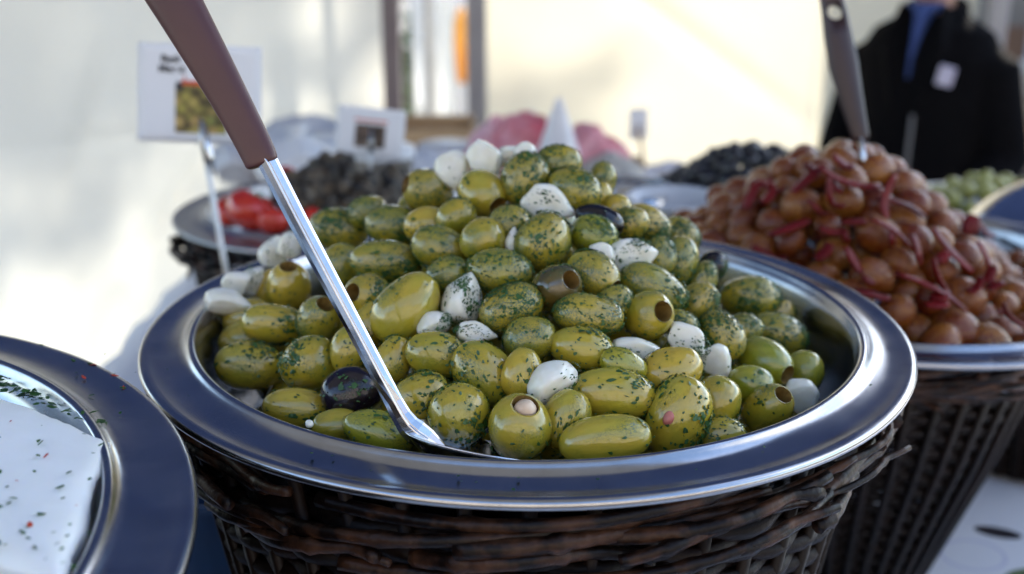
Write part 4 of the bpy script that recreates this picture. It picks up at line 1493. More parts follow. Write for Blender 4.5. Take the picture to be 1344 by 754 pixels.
def strip(px, py, ang, L, w, lift, label, seed):
    rs = random.Random(seed)
    d = (W(px, py, 1) - CAM)
    c = None
    for i in range(1200):
        s = 0.6 + i * 0.0006
        p = CAM + d * s
        if p.z - TC.z < env2(p.x, p.y) + lift:
            c = p; break
    if c is None: return
    k = s / FPX
    a = R(ang)
    pr = []
    bend = rs.uniform(-0.35, 0.35)
    for j in range(9):
        u = (j / 8 - 0.5)
        q = c + (RIGHT * math.cos(a + bend * u * 2) + UP * math.sin(a + bend * u * 2)) * (u * L * k)
        e = env2(q.x, q.y) + TC.z
        q.z = max(q.z, e + 0.009)
        pr.append(q - c)
    rr = [w * k * (0.55 + 0.45 * math.sin(PI * (j + 1) / 10)) for j in range(9)]
    o = obj('pepper_strip', mesh_from(*tube(pr, rr, 8, flat=0.35)), M['redpep'], loc=c)
    tag(o, label, 'pepper strip', 'red pepper strips over the tan olives')


STR = [(1112, 240, -18, 75, 7, 'red pepper strip running sideways just under the top tan olives'),
       (1162, 262, 80, 62, 6, 'upright red pepper strip right of the top of the tan heap'),
       (1090, 262, -70, 50, 7, 'red pepper strip hanging left of the top of the tan heap'),
       (1185, 268, -20, 60, 7, 'red pepper strip behind the upright strip on the tan heap'),
       (1172, 302, -35, 58, 6, 'curved red pepper strip in the middle of the tan heap'),
       (1248, 330, -48, 66, 8, 'thick red pepper strip on the right slope of the tan heap'),
       (1235, 372, -62, 60, 6, 'slim red pepper strip below the thick one on the right slope'),
       (1225, 378, -28, 92, 7, 'longest red pepper strip slanting across the lower right slope'),
       (1300, 352, -75, 66, 8, 'red pepper strip at the far right slope of the tan heap'),
       (1122, 345, -60, 40, 9, 'short dark red pepper piece in the middle left of the tan heap'),
       (1035, 300, 20, 50, 8, 'red pepper strip near the left foot of the tan heap'),
       (985, 258, 65, 34, 6, 'red pepper tip sticking out at the left end of the tan heap'),
       (1060, 235, 40, 48, 8, 'red pepper strip on the upper left of the tan heap'),
       (1205, 330, -80, 40, 7, 'dark red pepper bit above the longest strip'),
       (1140, 385, -10, 52, 9, 'red pepper piece low on the front of the tan heap'),
       (1330, 420, -40, 44, 6, 'red pepper shred beside the right pan edge'),
       (1010, 335, -30, 46, 8, 'red pepper shred low at the left of the tan heap'),
       (1290, 300, -50, 40, 7, 'red pepper shred high on the far right slope')]
for i, (px, py, an, L, w, lb) in enumerate(STR):
    strip(px, py, an, L * 1.15, w * 1.45, 0.014, lb, i)

for i in range(26):
    rs = random.Random(4000 + i)
    strip(rs.uniform(925, 1335), rs.uniform(215, 430), rs.uniform(-90, 90), rs.uniform(18, 36), rs.uniform(8, 14), 0.012, 'small red pepper shred among the tan olives', 500 + i)

# the upright spoon in it
o = empty('serving_spoon', W(1140, 240, .885))
iv = Vector(o.location)
hp = [(1086, -34, 16), (1087, -26, 24), (1090, -8, 31), (1095, 16, 34), (1100, 48, 38), (1107, 85, 40), (1116, 125, 33), (1124, 158, 27), (1129, 178, 24), (1131, 186, 20)]
st = []
for i, (px, py, w) in enumerate(hp):
    d = .880
    c = W(px, py, d)
    a = W(*hp[max(0, i - 1)][:2], d); b = W(*hp[min(len(hp) - 1, i + 1)][:2], d)
    t_ = (b - a).normalized()
    nrm = -(FWD - t_ * FWD.dot(t_)).normalized()
    side = t_.cross(nrm).normalized()
    h = w / 2 * d / FPX
    st.append([c - iv + side * (math.cos(2 * PI * k / 16) * h) + nrm * (math.sin(2 * PI * k / 16) * h * 0.45) for k in range(16)])
M['handle_dark'] = simple('dark_plum_handle', (0.022, 0.009, 0.010), (0.034, 0.014, 0.014), rough=0.4, scale=14)
h2 = obj('handle', mesh_from(*sweep_profile(st)), M['handle_dark'], o)
cut = obj('hang_hole_cutter', mesh_from(*tube([(0, 0, -0.03), (0, 0, 0.03)], 0.0062, 24)), M['handle_dark'])
cut.matrix_world = Matrix.Translation(W(1095, 17, .88)) @ Vector(FWD).to_track_quat('Z', 'Y').to_matrix().to_4x4()
bm_ = h2.modifiers.new('hole', 'BOOLEAN'); bm_.object = cut; bm_.solver = 'EXACT'
bpy.context.view_layer.update()
dg = bpy.context.evaluated_depsgraph_get()
me2 = bpy.data.meshes.new_from_object(h2.evaluated_get(dg))
h2.modifiers.clear(); h2.data = me2
bpy.data.objects.remove(cut)
a0, a1 = W(1129, 180, .880) - iv, W(1141, 262, .890) - iv
obj('shaft', mesh_from(*tube([a0, a1], 0.0038, 10, flat=0.5)), M['steel_pol'], o)
V, F = uvs(20, 12)
obj('bowl', mesh_from([Vector((v.x * 0.02, v.y * 0.006, v.z * 0.03)) for v in V], F), M['steel_pol'], o, loc=W(1146, 300, .9) - iv)
tag(o, 'upright serving spoon with dark handle and hanging hole in the tan olives', 'spoon')


# ------------------------------------------------------------------ back left tray: stuffed leaves and tomatoes
BC = Vector((-0.195, 0.56, ZR - 0.080))
basket((BC.x, BC.y, BC.z - 0.006), 0.148, 0.10, BC.z - TABLE - 0.008, 'small wicker basket under the tomatoes and stuffed leaves', 32, ntw=14)
pan('steel_pan', tuple(BC), 0.157, 0.122, 0.04, 'dull steel pan of tomatoes and stuffed leaves behind the spoon shaft', mat='steel_dull')


def tomato_mesh(seed):
    V, F = uvs(24, 14)
    out = []
    for v in V:
        a = math.atan2(v.y, v.x)
        k = 1 + 0.045 * math.cos(5 * a + seed) * (1 - abs(v.z)) ** 0.4
        z = v.z * 0.82 - 0.16 * max(0, v.z) ** 8
        out.append(Vector((v.x * k, v.y * k, z)))
    return mesh_from(out, F)


TM = [tomato_mesh(1), tomato_mesh(2)]
for i, (px, py, d, r, lb) in enumerate(((303, 284, 1.11, 0.017, 'small red tomato leftmost in the back pan'), (330, 282, 1.09, 0.024, 'largest red tomato in the back pan left of the spoon'),
                                        (358, 296, 1.08, 0.017, 'red tomato right against the spoon shaft in the back pan'), (372, 238, 1.17, 0.014, 'red tomato peeping out by the end of the plum-brown handle'),
                                        (404, 296, 1.09, 0.016, 'red tomato at the front of the stuffed leaves'))):
    o = empty('red_tomato', W(px, py - 6, d), (0.4, 0.3, i))
    me = TM[i % 2]
    obj('skin', me, M['tomato'], o, scale=r)
    obj('calyx', mesh_from([(0, 0, 0)] + [(math.cos(k * PI / 5) * (0.6 if k % 2 else 0.15), math.sin(k * PI / 5) * (0.6 if k % 2 else 0.15), 0.06 if k % 2 else 0.02) for k in range(10)],
                           [(0, 1 + k, 1 + (k + 1) % 10) for k in range(10)]), M['herb'], o, loc=(0, 0, r * 0.68), scale=r)
    tag(o, lb, 'tomato', 'red tomatoes in the back pan')


def leaf_roll(seed):
    V, F = uvs(22, 18)
    out = []
    for v in V:
        p = Vector((v.x * 0.42, v.y * 0.42, v.z * 0.5 * (1 - 0.12 * abs(v.z) ** 6)))
        q = p + noise.noise_vector(p * 4 + Vector((seed * 3.1, 0, 0))) * 0.13 + noise.noise_vector(p * 9 + Vector((0, seed, 0))) * 0.05
        a = math.atan2(p.y, p.x)
        q += Vector((p.x, p.y, 0)) * (0.10 * math.sin(a * 3 + p.z * 14 + seed))
        out.append(q)
    return mesh_from(out, F)


LR = [leaf_roll(s) for s in range(1, 6)]
DM = [(402, 246, 1.14), (428, 240, 1.15), (455, 236, 1.16), (482, 246, 1.16), (508, 254, 1.17), (415, 262, 1.12), (445, 258, 1.13), (474, 264, 1.13),
      (502, 272, 1.14), (395, 270, 1.10), (430, 280, 1.10), (462, 284, 1.11), (492, 288, 1.12), (448, 222, 1.18), (515, 236, 1.2), (425, 226, 1.19), (524, 262, 1.19), (380, 252, 1.13)]
for i, (px, py, d) in enumerate(DM):
    rs = random.Random(i + 60)
    o = obj('stuffed_leaf', LR[i % 5], M['dolma'], loc=W(px, py, d), rot=(rs.uniform(0, 3), rs.uniform(0, 3), rs.uniform(0, 3)), scale=rs.uniform(0.036, 0.044))
    tag(o, 'dark wrinkled stuffed leaf in the heap below the blurred card' if i != 13 else 'topmost stuffed leaf with a ragged tip left of the card stem', 'stuffed leaf', 'stuffed leaves heaped in the back pan')

# ------------------------------------------------------------------ sign cards
def picture_mat(name, pal, scale):
    m, nt, b = new_mat(name)
    tc = N(nt, 'TexCoord')
    v = N(nt, 'TexVoronoi')
    v.inputs['Scale'].default_value = scale
    nt.links.new(tc.outputs['Object'], v.inputs['Vector'])
    col = ramp(nt, v.outputs['Color'], [(0.0, pal[0]), (0.45, pal[1]), (0.8, pal[2]), (1.0, pal[3])])
    ed = ramp(nt, v.outputs['Distance'], [(0.25, (1, 1, 1)), (0.75, (0.12, 0.1, 0.06))])
    mm = N(nt, 'Mix', data_type='RGBA', blend_type='MULTIPLY')
    mm.inputs[0].default_value = 1
    nt.links.new(col, mm.inputs[6]); nt.links.new(ed, mm.inputs[7])
    nt.links.new(mm.outputs[2], b.inputs['Base Color'])
    b.inputs['Roughness'].default_value = 0.45
    return m


M['pic_olives'] = picture_mat('printed_olive_picture', [(0.25, 0.22, 0.03), (0.42, 0.34, 0.07), (0.50, 0.33, 0.10), (0.20, 0.26, 0.05)], 110)
M['pic_brown'] = picture_mat('printed_brown_picture', [(0.05, 0.035, 0.03), (0.16, 0.10, 0.07), (0.28, 0.20, 0.15), (0.10, 0.07, 0.05)], 130)


def text(body, size, mat, parent, loc):
    cu = bpy.data.curves.new('lettering', 'FONT')
    cu.body = body
    cu.size = size
    cu.offset = 0.00025
    cu.materials.append(mat)
    tmp = bpy.data.objects.new('lettering_curve', cu)
    me = bpy.data.meshes.new_from_object(tmp)
    bpy.data.objects.remove(tmp)
    o = bpy.data.objects.new('lettering', me)
    link(o, parent)
    o.location = loc
    return o


def sign(center, w, h, roll, yaw, pitch, label, base, curl=0.0, clip=True):
    """card standing on a wire stem; local x right, y up, z towards the viewer"""
    o = empty('sign_card', base)
    M4 = Matrix.Translation(Vector(center) - Vector(base)) @ Matrix.Rotation(yaw, 4, 'Z') @ Matrix.Rotation(PI / 2 - pitch, 4, 'X') @ Matrix.Rotation(roll, 4, 'Z')
    V, F = [], []
    n = 12
    for j in range(n + 1):
        for i in range(n + 1):
            u, v = i / n - 0.5, j / n - 0.5
            V.append((u * w, v * h, curl * (u * u * 4 - 0.5 + 0.4 * u * v)))
    for j in range(n):
        for i in range(n):
            a = j * (n + 1) + i
            F.append((a, a + 1, a + n + 2, a + n + 1))
    c = obj('card', mesh_from(V, F), M['card'], o)
    c.matrix_local = M4
    s = c.modifiers.new('thick', 'SOLIDIFY'); s.thickness = 0.0004; s.offset = -1
    return o, c, M4


def flat(w, h, n=1):
    return mesh_from([(-w / 2, -h / 2, 0), (w / 2, -h / 2, 0), (w / 2, h / 2, 0), (-w / 2, h / 2, 0)], [(0, 1, 2, 3)], smooth=False)


D1 = 0.98
k1 = D1 / FPX
c1 = W(262, 124, D1)
b1 = W(296, 352, D1 - 0.02)
b1 = Vector((b1.x + 0.012, b1.y + 0.012, TABLE))
o1, card1, m1 = sign(c1, 160 * k1, 128 * k1, R(-3), R(4), R(12), '', b1, 0.0)
obj('picture', flat(66 * k1, 62 * k1), M['pic_olives'], card1, loc=(2 * k1, -20 * k1 + 0 * k1, 0.0006))
obj('banner_strip', flat(58 * k1, 6 * k1), M['ink_red'], card1, loc=(6 * k1, 14 * k1, 0.0012))
obj('corner_mark', flat(8 * k1, 12 * k1), M['ink'], card1, loc=(-26 * k1, 9 * k1, 0.0012))
text('Basil', 13.5 * k1, M['ink'], card1, (-50 * k1, 40 * k1, 0.0008))
text('Mixed', 13.5 * k1, M['ink'], card1, (-53 * k1, 27 * k1, 0.0008))
text('1', 9 * k1, M['ink_red'], card1, (-22 * k1, 17 * k1, 0.0008))
pt = [Vector((0, 0, 0)), W(300, 372, D1 - 0.015) - b1, W(290, 320, D1 - 0.015) - b1, W(276, 240, D1 - 0.012) - b1, W(268, 190, D1 - 0.010) - b1]
obj('stem', mesh_from(*tube(pt, [0.0026, 0.0026, 0.0026, 0.0024, 0.0022], 8)), M['steel_dull'], o1)
cl0, cl1 = W(264, 156, D1 - 0.016) - b1, W(272, 214, D1 - 0.014) - b1
obj('clip_jaw', mesh_from(*tube([cl0, cl0.lerp(cl1, .45), cl1], [0.0022, 0.0058, 0.0035], 8, flat=0.7)), M['steel_dull'], o1)
cl0, cl1 = W(267, 160, D1 - 0.022) - b1, W(282, 232, D1 - 0.02) - b1
obj('clip_jaw', mesh_from(*tube([cl0, cl0.lerp(cl1, .6), cl1], [0.0022, 0.0045, 0.0006], 8, flat=0.7)), M['steel_pol'], o1)
obj('foot', mesh_from(*lathe([(0, 0.006), (0.018, 0.005), (0.02, 0), (0, 0)], 24)), M['steel_dull'], o1)
tag(o1, 'white sign card with an olive picture in a metal clip behind the spoon handle', 'sign card')

D2 = 1.22
k2 = D2 / FPX
b2 = W(485, 250, D2 - 0.03)
o2, card2, m2 = sign(W(486, 174, D2), 90 * k2, 64 * k2, R(-5.5), R(-3), R(12), '', b2)
obj('picture', flat(40 * k2, 30 * k2), M['pic_brown'], card2, loc=(0, -5 * k2, 0.0006))
obj('heading_line', flat(44 * k2, 2.5 * k2), M['ink_red'], card2, loc=(0, 15 * k2, 0.0007))
obj('stem', mesh_from(*tube([Vector((0, 0, -0.02)), W(486, 205, D2 - 0.008) - b2, W(487, 178, D2 - 0.008) - b2], 0.0016, 8)), M['steel_dull'], o2)
obj('clip_jaw', mesh_from(*tube([W(487, 170, D2 - 0.006) - b2, W(487, 200, D2 - 0.007) - b2], [0.002, 0.0035], 8)), M['steel_dull'], o2)
obj('red_tip', mesh_from(*tube([W(486, 232, D2 - 0.035) - b2, W(485, 248, D2 - 0.035) - b2], [0.004, 0.007], 10)), M['tomato'], o2)
tag(o2, 'small lavender-white card with a brown picture above the stuffed leaves', 'sign card')

D3 = 2.0
b3 = W(850, 235, D3)
b3.z = TABLE
o3, card3, m3 = sign(W(838, 163, D3), 24 * D3 / FPX, 40 * D3 / FPX, 0, 0, R(10), '', b3)
obj('stem', mesh_from(*tube([Vector((0, 0, 0)), W(846, 220, D3) - b3, W(838, 165, D3 - 0.004) - b3], 0.003, 8)), M['woodpale'], o3)
tag(o3, 'tiny pale card on a thin stick before the glowing canvas', 'sign card')


# ------------------------------------------------------------------ packages behind
def bag(loc, sx, sy, sz, mat, label, seed, name='plastic_bag', cat='bag', knot=True, amp=0.16):
    V, F = ico(4)
    out = []
    for v in V:
        z = v.z
        f = 1 - 0.35 * max(0, z) ** 2
        p = Vector((v.x * f, v.y * f, z if z > -0.75 else -0.75 + (z + 0.75) * 0.1))
        p += noise.noise_vector(v * 2.2 + Vector((seed * 2.3, 0, 0))) * amp + noise.noise_vector(v * 6 + Vector((0, seed, 0))) * amp * 0.4
        r = abs(noise.noise(v * 4 + Vector((seed, seed, 0))))
        p *= 1 + 0.10 * (0.3 - r)
        out.append(Vector((p.x * sx, p.y * sy, (p.z + 0.75) * sz / 1.75)))
    o = empty(name, loc)
    obj('wrapping', mesh_from(out, F), mat, o)
    if knot:
        obj('gathered_top', mesh_from(*tube([(0, 0, sz * 0.9), (0.003, 0, sz * 1.02), (0.0, 0.003, sz * 1.16)], [sx * 0.28, sx * 0.10, sx * 0.3], 12)), mat, o)
    return tag(o, label, cat)


def on_table(px, d):
    p = W(px, 300, d)
    return Vector((p.x, CAM.y + d * math.cos(PITCH) + 0.04, TABLE))


bag(W(692, 250, 1.73), 0.066, 0.05, 0.122, M['redbag'], 'red wrapped packet left of the white paper cone', 2, 'wrapped_packet', 'packet', False)
bag(W(652, 250, 1.8), 0.05, 0.05, 0.112, M['pinkbag'], 'pink wrapped packet at the left end of the red row', 3, 'wrapped_packet', 'packet', False)
bag(W(770, 262, 1.68), 0.062, 0.05, 0.108, M['redbag'], 'red wrapped packet right of the white paper cone', 4, 'wrapped_packet', 'packet', False)
bag(W(795, 262, 1.72), 0.045, 0.05, 0.072, M['pinkbag'], 'pink wrapped packet at the right end of the red row', 6, 'wrapped_packet', 'packet', False)
bag(W(690, 215, 1.95), 0.05, 0.05, 0.075, M['plastic_w'], 'pale plastic bag behind the red packets', 7)
bag(W(800, 262, 1.62), 0.05, 0.05, 0.065, M['beige'], 'beige cloth sack below the right end of the red packets', 9, 'cloth_sack', 'sack', False)
bag(W(835, 285, 1.75), 0.07, 0.05, 0.075, M['paper'], 'crumpled pale paper bag left of the black olives', 13, 'paper_bag', 'bag', False)
bag(W(880, 250, 2.0), 0.06, 0.05, 0.05, M['paper'], 'low crumpled paper before the glowing canvas', 14, 'paper_bag', 'bag', False)
# a wooden rack that carries the packets
o = empty('wooden_stand', (0.05, 1.20, TABLE))
for k in range(3):
    bevel(obj('board', mesh_from(*box(0.01, -0.08 + k * 0.085, 0.125, 0.30, 0.08, 0.016), smooth=False), M['wood'], o), 0.002)
for sx in (-0.10, 0.12):
    bevel(obj('leg', mesh_from(*box(sx, 0.0, 0.058, 0.03, 0.2, 0.116), smooth=False), M['wood'], o), 0.002)
tag(o, 'low wooden stand under the red packets', 'stand')
# paper cone with orange mark
o = empty('paper_cone', W(733, 232, 1.62))
V, F = lathe([(0.004, 0.112), (0.012, 0.085), (0.03, 0.03), (0.036, 0.0), (0.034, 0.0), (0.0, 0.0)], 22)
obj('paper', mesh_from(lumpy(V, 0.006, 20, 4), F), M['paper'], o)
V, F = uvs(12, 8)
obj('orange_sticker', mesh_from([Vector((v.x * 0.009, v.y * 0.003, v.z * 0.012)) for v in V], F), M['orange'], o, loc=(0.008, -0.026, 0.035))
tag(o, 'pointed white paper cone with an orange mark among the red packets', 'paper cone')

bag(W(395, 250, 1.55), 0.055, 0.05, 0.075, M['plastic_w'], 'white plastic bag right behind the end of the plum-brown handle', 21)
bag(W(405, 222, 1.85), 0.10, 0.06, 0.085, M['plastic_g'], 'grey crumpled plastic film behind the white bag at left', 22, 'plastic_film', 'plastic film', False, 0.2)
bag(W(560, 262, 1.6), 0.06, 0.05, 0.07, M['plastic_g'], 'greyish plastic bag between the blurred card and the heap', 24, knot=False)
bag(W(330, 235, 1.75), 0.06, 0.05, 0.07, M['plastic_g'], 'grey plastic bundle behind the sign clip', 27, 'plastic_bundle', 'bundle', False)


def tub(loc, r, h, label, mat, lid=None):
    o = empty('plastic_tub', loc)
    obj('wall', mesh_from(*lathe([(0, 0), (r * 0.85, 0), (r, h), (r * 1.05, h), (r * 1.05, h - 0.004), (r * 0.98, h - 0.004), (r * 0.84, 0.003), (0, 0.003)], 36)), mat, o)
    obj('lid', mesh_from(*lathe([(0, h + 0.004), (r * 1.06, h + 0.004), (r * 1.07, h + 0.001), (r * 1.07, h - 0.007)], 36)), lid or M['plastic_w'], o)
    return tag(o, label, 'tub')


tub(W(506, 262, 1.42), 0.036, 0.062, 'dark plastic tub with a white lid right of the card stem', M['beige'])
tub(W(440, 232, 1.65), 0.06, 0.05, 'wide white tub behind the stuffed leaves', M['plastic_w'])
tub(W(590, 232, 1.9), 0.05, 0.05, 'lavender-grey tub behind the leftmost top garlic', M['plastic_g'], M['plastic_g'])
# rack carrying those goods
o = empty('wooden_stand', (-0.15, 1.05, TABLE))
for k in range(5):
    bevel(obj('board', mesh_from(*box(0, -0.16 + k * 0.105, 0.098, 0.46, 0.098, 0.016), smooth=False), M['wood'], o), 0.002)
for sx in (-0.2, 0.2):
    bevel(obj('leg', mesh_from(*box(sx, 0.05, 0.045, 0.03, 0.42, 0.09), smooth=False), M['wood'], o), 0.002)
tag(o, 'low wooden stand under the white tubs and bags', 'stand')
# wooden crate beyond the gap
o = empty('wooden_crate', (-0.185, 1.98, 0.93))
o.scale = (0.36, 0.7, 0.88)
for k in range(3):
    bevel(obj('slat', mesh_from(*box(0, -0.14, 0.05 + k * 0.095, 0.52, 0.014, 0.075), smooth=False), M['woodpale'], o), 0.002)
    bevel(obj('slat', mesh_from(*box(0, 0.14, 0.05 + k * 0.095, 0.52, 0.014, 0.075), smooth=False), M['woodpale'], o), 0.002)
for sx in (-1, 1):
    bevel(obj('end_panel', mesh_from(*box(sx * 0.25, 0, 0.14, 0.016, 0.262, 0.28), smooth=False), M['wood'], o), 0.002)
tag(o, 'wooden crate standing below the gap in the canvas', 'crate')
o = empty('trestle_bench', (-0.185, 1.98, 0))
o.scale = (0.5, 1, 1)
bevel(obj('seat', mesh_from(*box(0, 0, 0.91, 0.7, 0.36, 0.035), smooth=False), M['wood'], o), 0.003)
for sx in (-1, 1):
    for sy in (-1, 1):
        bevel(obj('leg', mesh_from(*box(sx * 0.3, sy * 0.14, 0.446, 0.045, 0.045, 0.892), smooth=False), M['wood'], o), 0.003)
tag(o, 'wooden trestle bench carrying the crate by the gap', 'bench')

# ------------------------------------------------------------------ black olives behind, green olives, steel lid
KC = W(985, 256, 1.36)
basket((KC.x, KC.y, KC.z - 0.006), 0.140, 0.09, KC.z - TABLE - 0.008, 'wicker basket under the heap of black olives', 42, ntw=12)
pan('steel_pan', tuple(KC), 0.156, 0.130, 0.04, 'pale rimmed pan holding the heap of black olives', mat='steel_dull')
pts = heap(KC, 0.125, lambda x, y: 0.062 * (1 - (math.hypot((x - KC.x - 0.0) / 0.115, (y - KC.y) / 0.12)) ** 1.6), 9000, 0.01, 8, 0.0180, 240, 0.006)
for i, p in enumerate(pts):
    if p.y > KC.y + 0.07: continue
    rs = random.Random(i)
    me = OM['whole'][i % 5]
    o = bpy.data.objects.new('black_olive', me)
    link(o)
    o.material_slots[0].link = 'OBJECT'; o.material_slots[0].material = M['blackfar']
    o.location = p; o.rotation_euler = (rs.uniform(0, 3), rs.uniform(0, 3), rs.uniform(0, 3)); o.scale = (0.021, 0.021, 0.025)
    tag(o, 'small matt black olive in the blurred heap behind the tan olives', 'olive', 'black olives heaped in the far pan')

GC = W(1300, 268, 1.5)
basket((GC.x, GC.y, GC.z - 0.006), 0.120, 0.08, GC.z - TABLE - 0.008, 'wicker basket under the far pale green olives', 52, ntw=12)
pan('steel_pan', tuple(GC), 0.136, 0.115, 0.04, 'small pan of pale green olives in front of the person', mat='steel_dull')
pts = heap(GC, 0.11, lambda x, y: 0.032 * (1 - (math.hypot((x - GC.x) / 0.11, (y - GC.y) / 0.11)) ** 2), 4000, 0.01, 9, 0.0225, 80, 0.006)
for i, p in enumerate(pts):
    if p.y > GC.y + 0.06: continue
    rs = random.Random(i + 300)
    me = OM['whole'][i % 5]
    o = bpy.data.objects.new('green_olive', me)
    link(o)
    o.material_slots[0].link = 'OBJECT'; o.material_slots[0].material = M['greenfar']
    o.location = p; o.rotation_euler = (rs.uniform(0, 3), rs.uniform(0, 3), rs.uniform(0, 3)); o.scale = (0.022, 0.022, 0.028)
    tag(o, 'pale green olive in the small far pan in front of the person', 'olive', 'pale green olives in the far pan')

LC = Vector((0.535, 0.50, 1.302))
basket((LC.x, LC.y, LC.z - 0.006), 0.112, 0.095, LC.z - TABLE - 0.008, 'wicker basket under the shiny domed lid', 62, ntw=12)
pan('steel_pan', tuple(LC), 0.128, 0.106, 0.04, 'steel pan closed by the shiny domed lid')
o = empty('domed_lid', (LC.x, LC.y, LC.z + 0.003), (R(-6), R(-14), 0))
prof = [(0.104 * math.cos(k / 14 * PI / 2), 0.082 * math.sin(k / 14 * PI / 2)) for k in range(15)]
obj('dome', mesh_from(*lathe([(0.112, -0.002), (0.111, 0.002)] + prof, 64)), M['steel_pol'], o)
obj('knob', mesh_from(*lathe([(0.006, 0.080), (0.006, 0.088), (0.013, 0.094), (0.014, 0.100), (0.008, 0.105), (0, 0.106)], 20)), M['steel_pol'], o)
tag(o, 'shiny domed steel lid at the right picture edge behind the tan olives', 'lid')

# cup and pot between the pans
o = empty('grey_pot', Vector((W(884, 300, 1.12).x, W(884, 300, 1.12).y, TABLE)))
zt = W(884, 262, 1.12).z - TABLE
obj('wall', mesh_from(*lathe([(0, 0), (0.04, 0), (0.046, zt * 0.5), (0.044, zt), (0.047, zt + 0.004), (0.040, zt + 0.004), (0.040, zt * 0.5), (0, 0.01)], 32)), M['plastic_g'], o)
obj('rim', mesh_from(*lathe([(0.046, zt), (0.05, zt + 0.003), (0.046, zt + 0.006), (0.042, zt + 0.003)], 32, True)), M['plastic_g'], o)
tag(o, 'grey pot between the green heap and the tan olives', 'pot')
o = empty('steel_cup', Vector((W(822, 300, 1.2).x, W(822, 300, 1.2).y, TABLE)))
zt = W(822, 246, 1.2).z - TABLE
obj('wall', mesh_from(*lathe([(0, 0), (0.03, 0), (0.042, zt * 0.7), (0.05, zt), (0.052, zt), (0.044, zt * 0.7), (0.02, zt * 0.4), (0, zt * 0.38)], 36)), M['steel_pol'], o)
obj('rim', mesh_from(*lathe([(0.050, zt), (0.053, zt + 0.002), (0.050, zt + 0.004), (0.048, zt + 0.002)], 36, True)), M['steel_pol'], o)
tag(o, 'steel cup with a blue glint right behind the heap', 'cup')

# blue plastic tub low between the left baskets
o = empty('blue_tub', (-0.225, 0.16, TABLE))
obj('wall', mesh_from(*lathe([(0, 0), (0.05, 0), (0.06, 0.15), (0.064, 0.15), (0.064, 0.146), (0.058, 0.14), (0.048, 0.004), (0, 0.004)], 32)), M['blue'], o)
obj('handle', mesh_from(*tube([(0.062 * math.cos(a), 0.0, 0.15 + 0.05 * math.sin(a)) for a in np.linspace(0, PI, 12)], 0.0025, 8)), M['plastic_w'], o)
tag(o, 'blue plastic tub low between the feta basket and the olive basket', 'tub')

# ------------------------------------------------------------------ the person behind the stall
def ellring(c, rx, ry, n=20, yaw=0):
    return [Vector((c[0] + math.cos(2 * PI * k / n) * rx, c[1] + math.sin(2 * PI * k / n) * ry, c[2])) for k in range(n)]


def loft(rings):
    return sweep_profile(rings)


def remesh(o, vox, smooth=6):
    m = o.modifiers.new('remesh', 'REMESH')
    m.mode = 'VOXEL'; m.voxel_size = vox; m.use_smooth_shade = True
    s = o.modifiers.new('smooth', 'SMOOTH'); s.factor = 0.5; s.iterations = smooth


pp = W(1207, 200, 3.08)
per = empty('person', (pp.x, pp.y, 0), (0, 0, R(-42)))
per.scale = (0.94, 0.94, 1.0)      # local -y faces the camera
HT = 1.0
body = []
body.append(loft([ellring((0, 0, z), rx, ry) for z, rx, ry in ((0.78, 0.15, 0.11), (0.88, 0.165, 0.12), (1.0, 0.15, 0.11), (1.15, 0.15, 0.11), (1.27, 0.145, 0.10), (1.33, 0.11, 0.075), (1.36, 0.06, 0.055))]))
body.append(tube([(0, 0.0, 1.33), (0, -0.012, 1.44)], [0.052, 0.05], 14))
head_c = Vector((0, -0.035, 1.50))
V, F = uvs(28, 20)
hv = []
for v in V:
    x, y, z = v.x * 0.073, v.y * 0.092, v.z * 0.108
    if z < 0: x *= 1 - 0.28 * (-v.z) ** 1.5; y *= 1 - 0.12 * (-v.z)
    if v.y < -0.3 and -0.75 < v.z < -0.55: y -= 0.006
    hv.append(head_c + Vector((x, y, z)))
body.append((hv, F))
nose = [head_c + Vector((0, -0.088, 0.018)), head_c + Vector((0, -0.104, -0.012)), head_c + Vector((0, -0.108, -0.022)), head_c + Vector((0, -0.092, -0.03))]
body.append(tube(nose, [0.008, 0.012, 0.014, 0.008], 8))
for s in (-1, 1):
    body.append(tube([head_c + Vector((s * 0.072, 0.0, -0.03)), head_c + Vector((s * 0.08, 0.008, 0.0)), head_c + Vector((s * 0.075, 0.012, 0.025))], [0.007, 0.013, 0.008], 8))
    body.append(tube([(s * 0.08, 0, 0.84), (s * 0.085, -0.01, 0.46), (s * 0.085, 0.015, 0.09)], [0.085, 0.058, 0.04], 12))
    body.append(tube([(s * 0.085, 0.03, 0.04), (s * 0.09, -0.05, 0.035), (s * 0.095, -0.15, 0.025)], [0.04, 0.042, 0.03], 10))
    arm = [(s * 0.14, 0.0, 1.27), (s * 0.235, 0.0, 1.02), (s * 0.20, -0.17, 0.90)]
    body.append(tube(arm, [0.044, 0.038, 0.03], 12))
    hb_ = Vector(arm[-1])
    body.append(tube([hb_, hb_ + Vector((-s * 0.01, -0.05, -0.02)), hb_ + Vector((-s * 0.015, -0.085, -0.035))], [0.026, 0.036, 0.03], 10, flat=0.6))
    for fi, (ox, ln) in enumerate(((-0.026, 0.058), (-0.009, 0.068), (0.009, 0.064), (0.025, 0.05))):
        f0 = hb_ + Vector((-s * 0.015 + ox, -0.085, -0.036))
        body.append(tube([f0, f0 + Vector((0, -ln * 0.5, -0.012)), f0 + Vector((0, -ln * 0.85, -0.03))], [0.0095, 0.0085, 0.007], 7))
    f0 = hb_ + Vector((-s * 0.04, -0.04, -0.02))
    body.append(tube([f0, f0 + Vector((-s * 0.02, -0.03, -0.006)), f0 + Vector((-s * 0.024, -0.055, -0.016))], [0.011, 0.010, 0.008], 7))
b_ = obj('body', mesh_from(*join(*body)), M['skin'], per)
remesh(b_, 0.0075, 3)
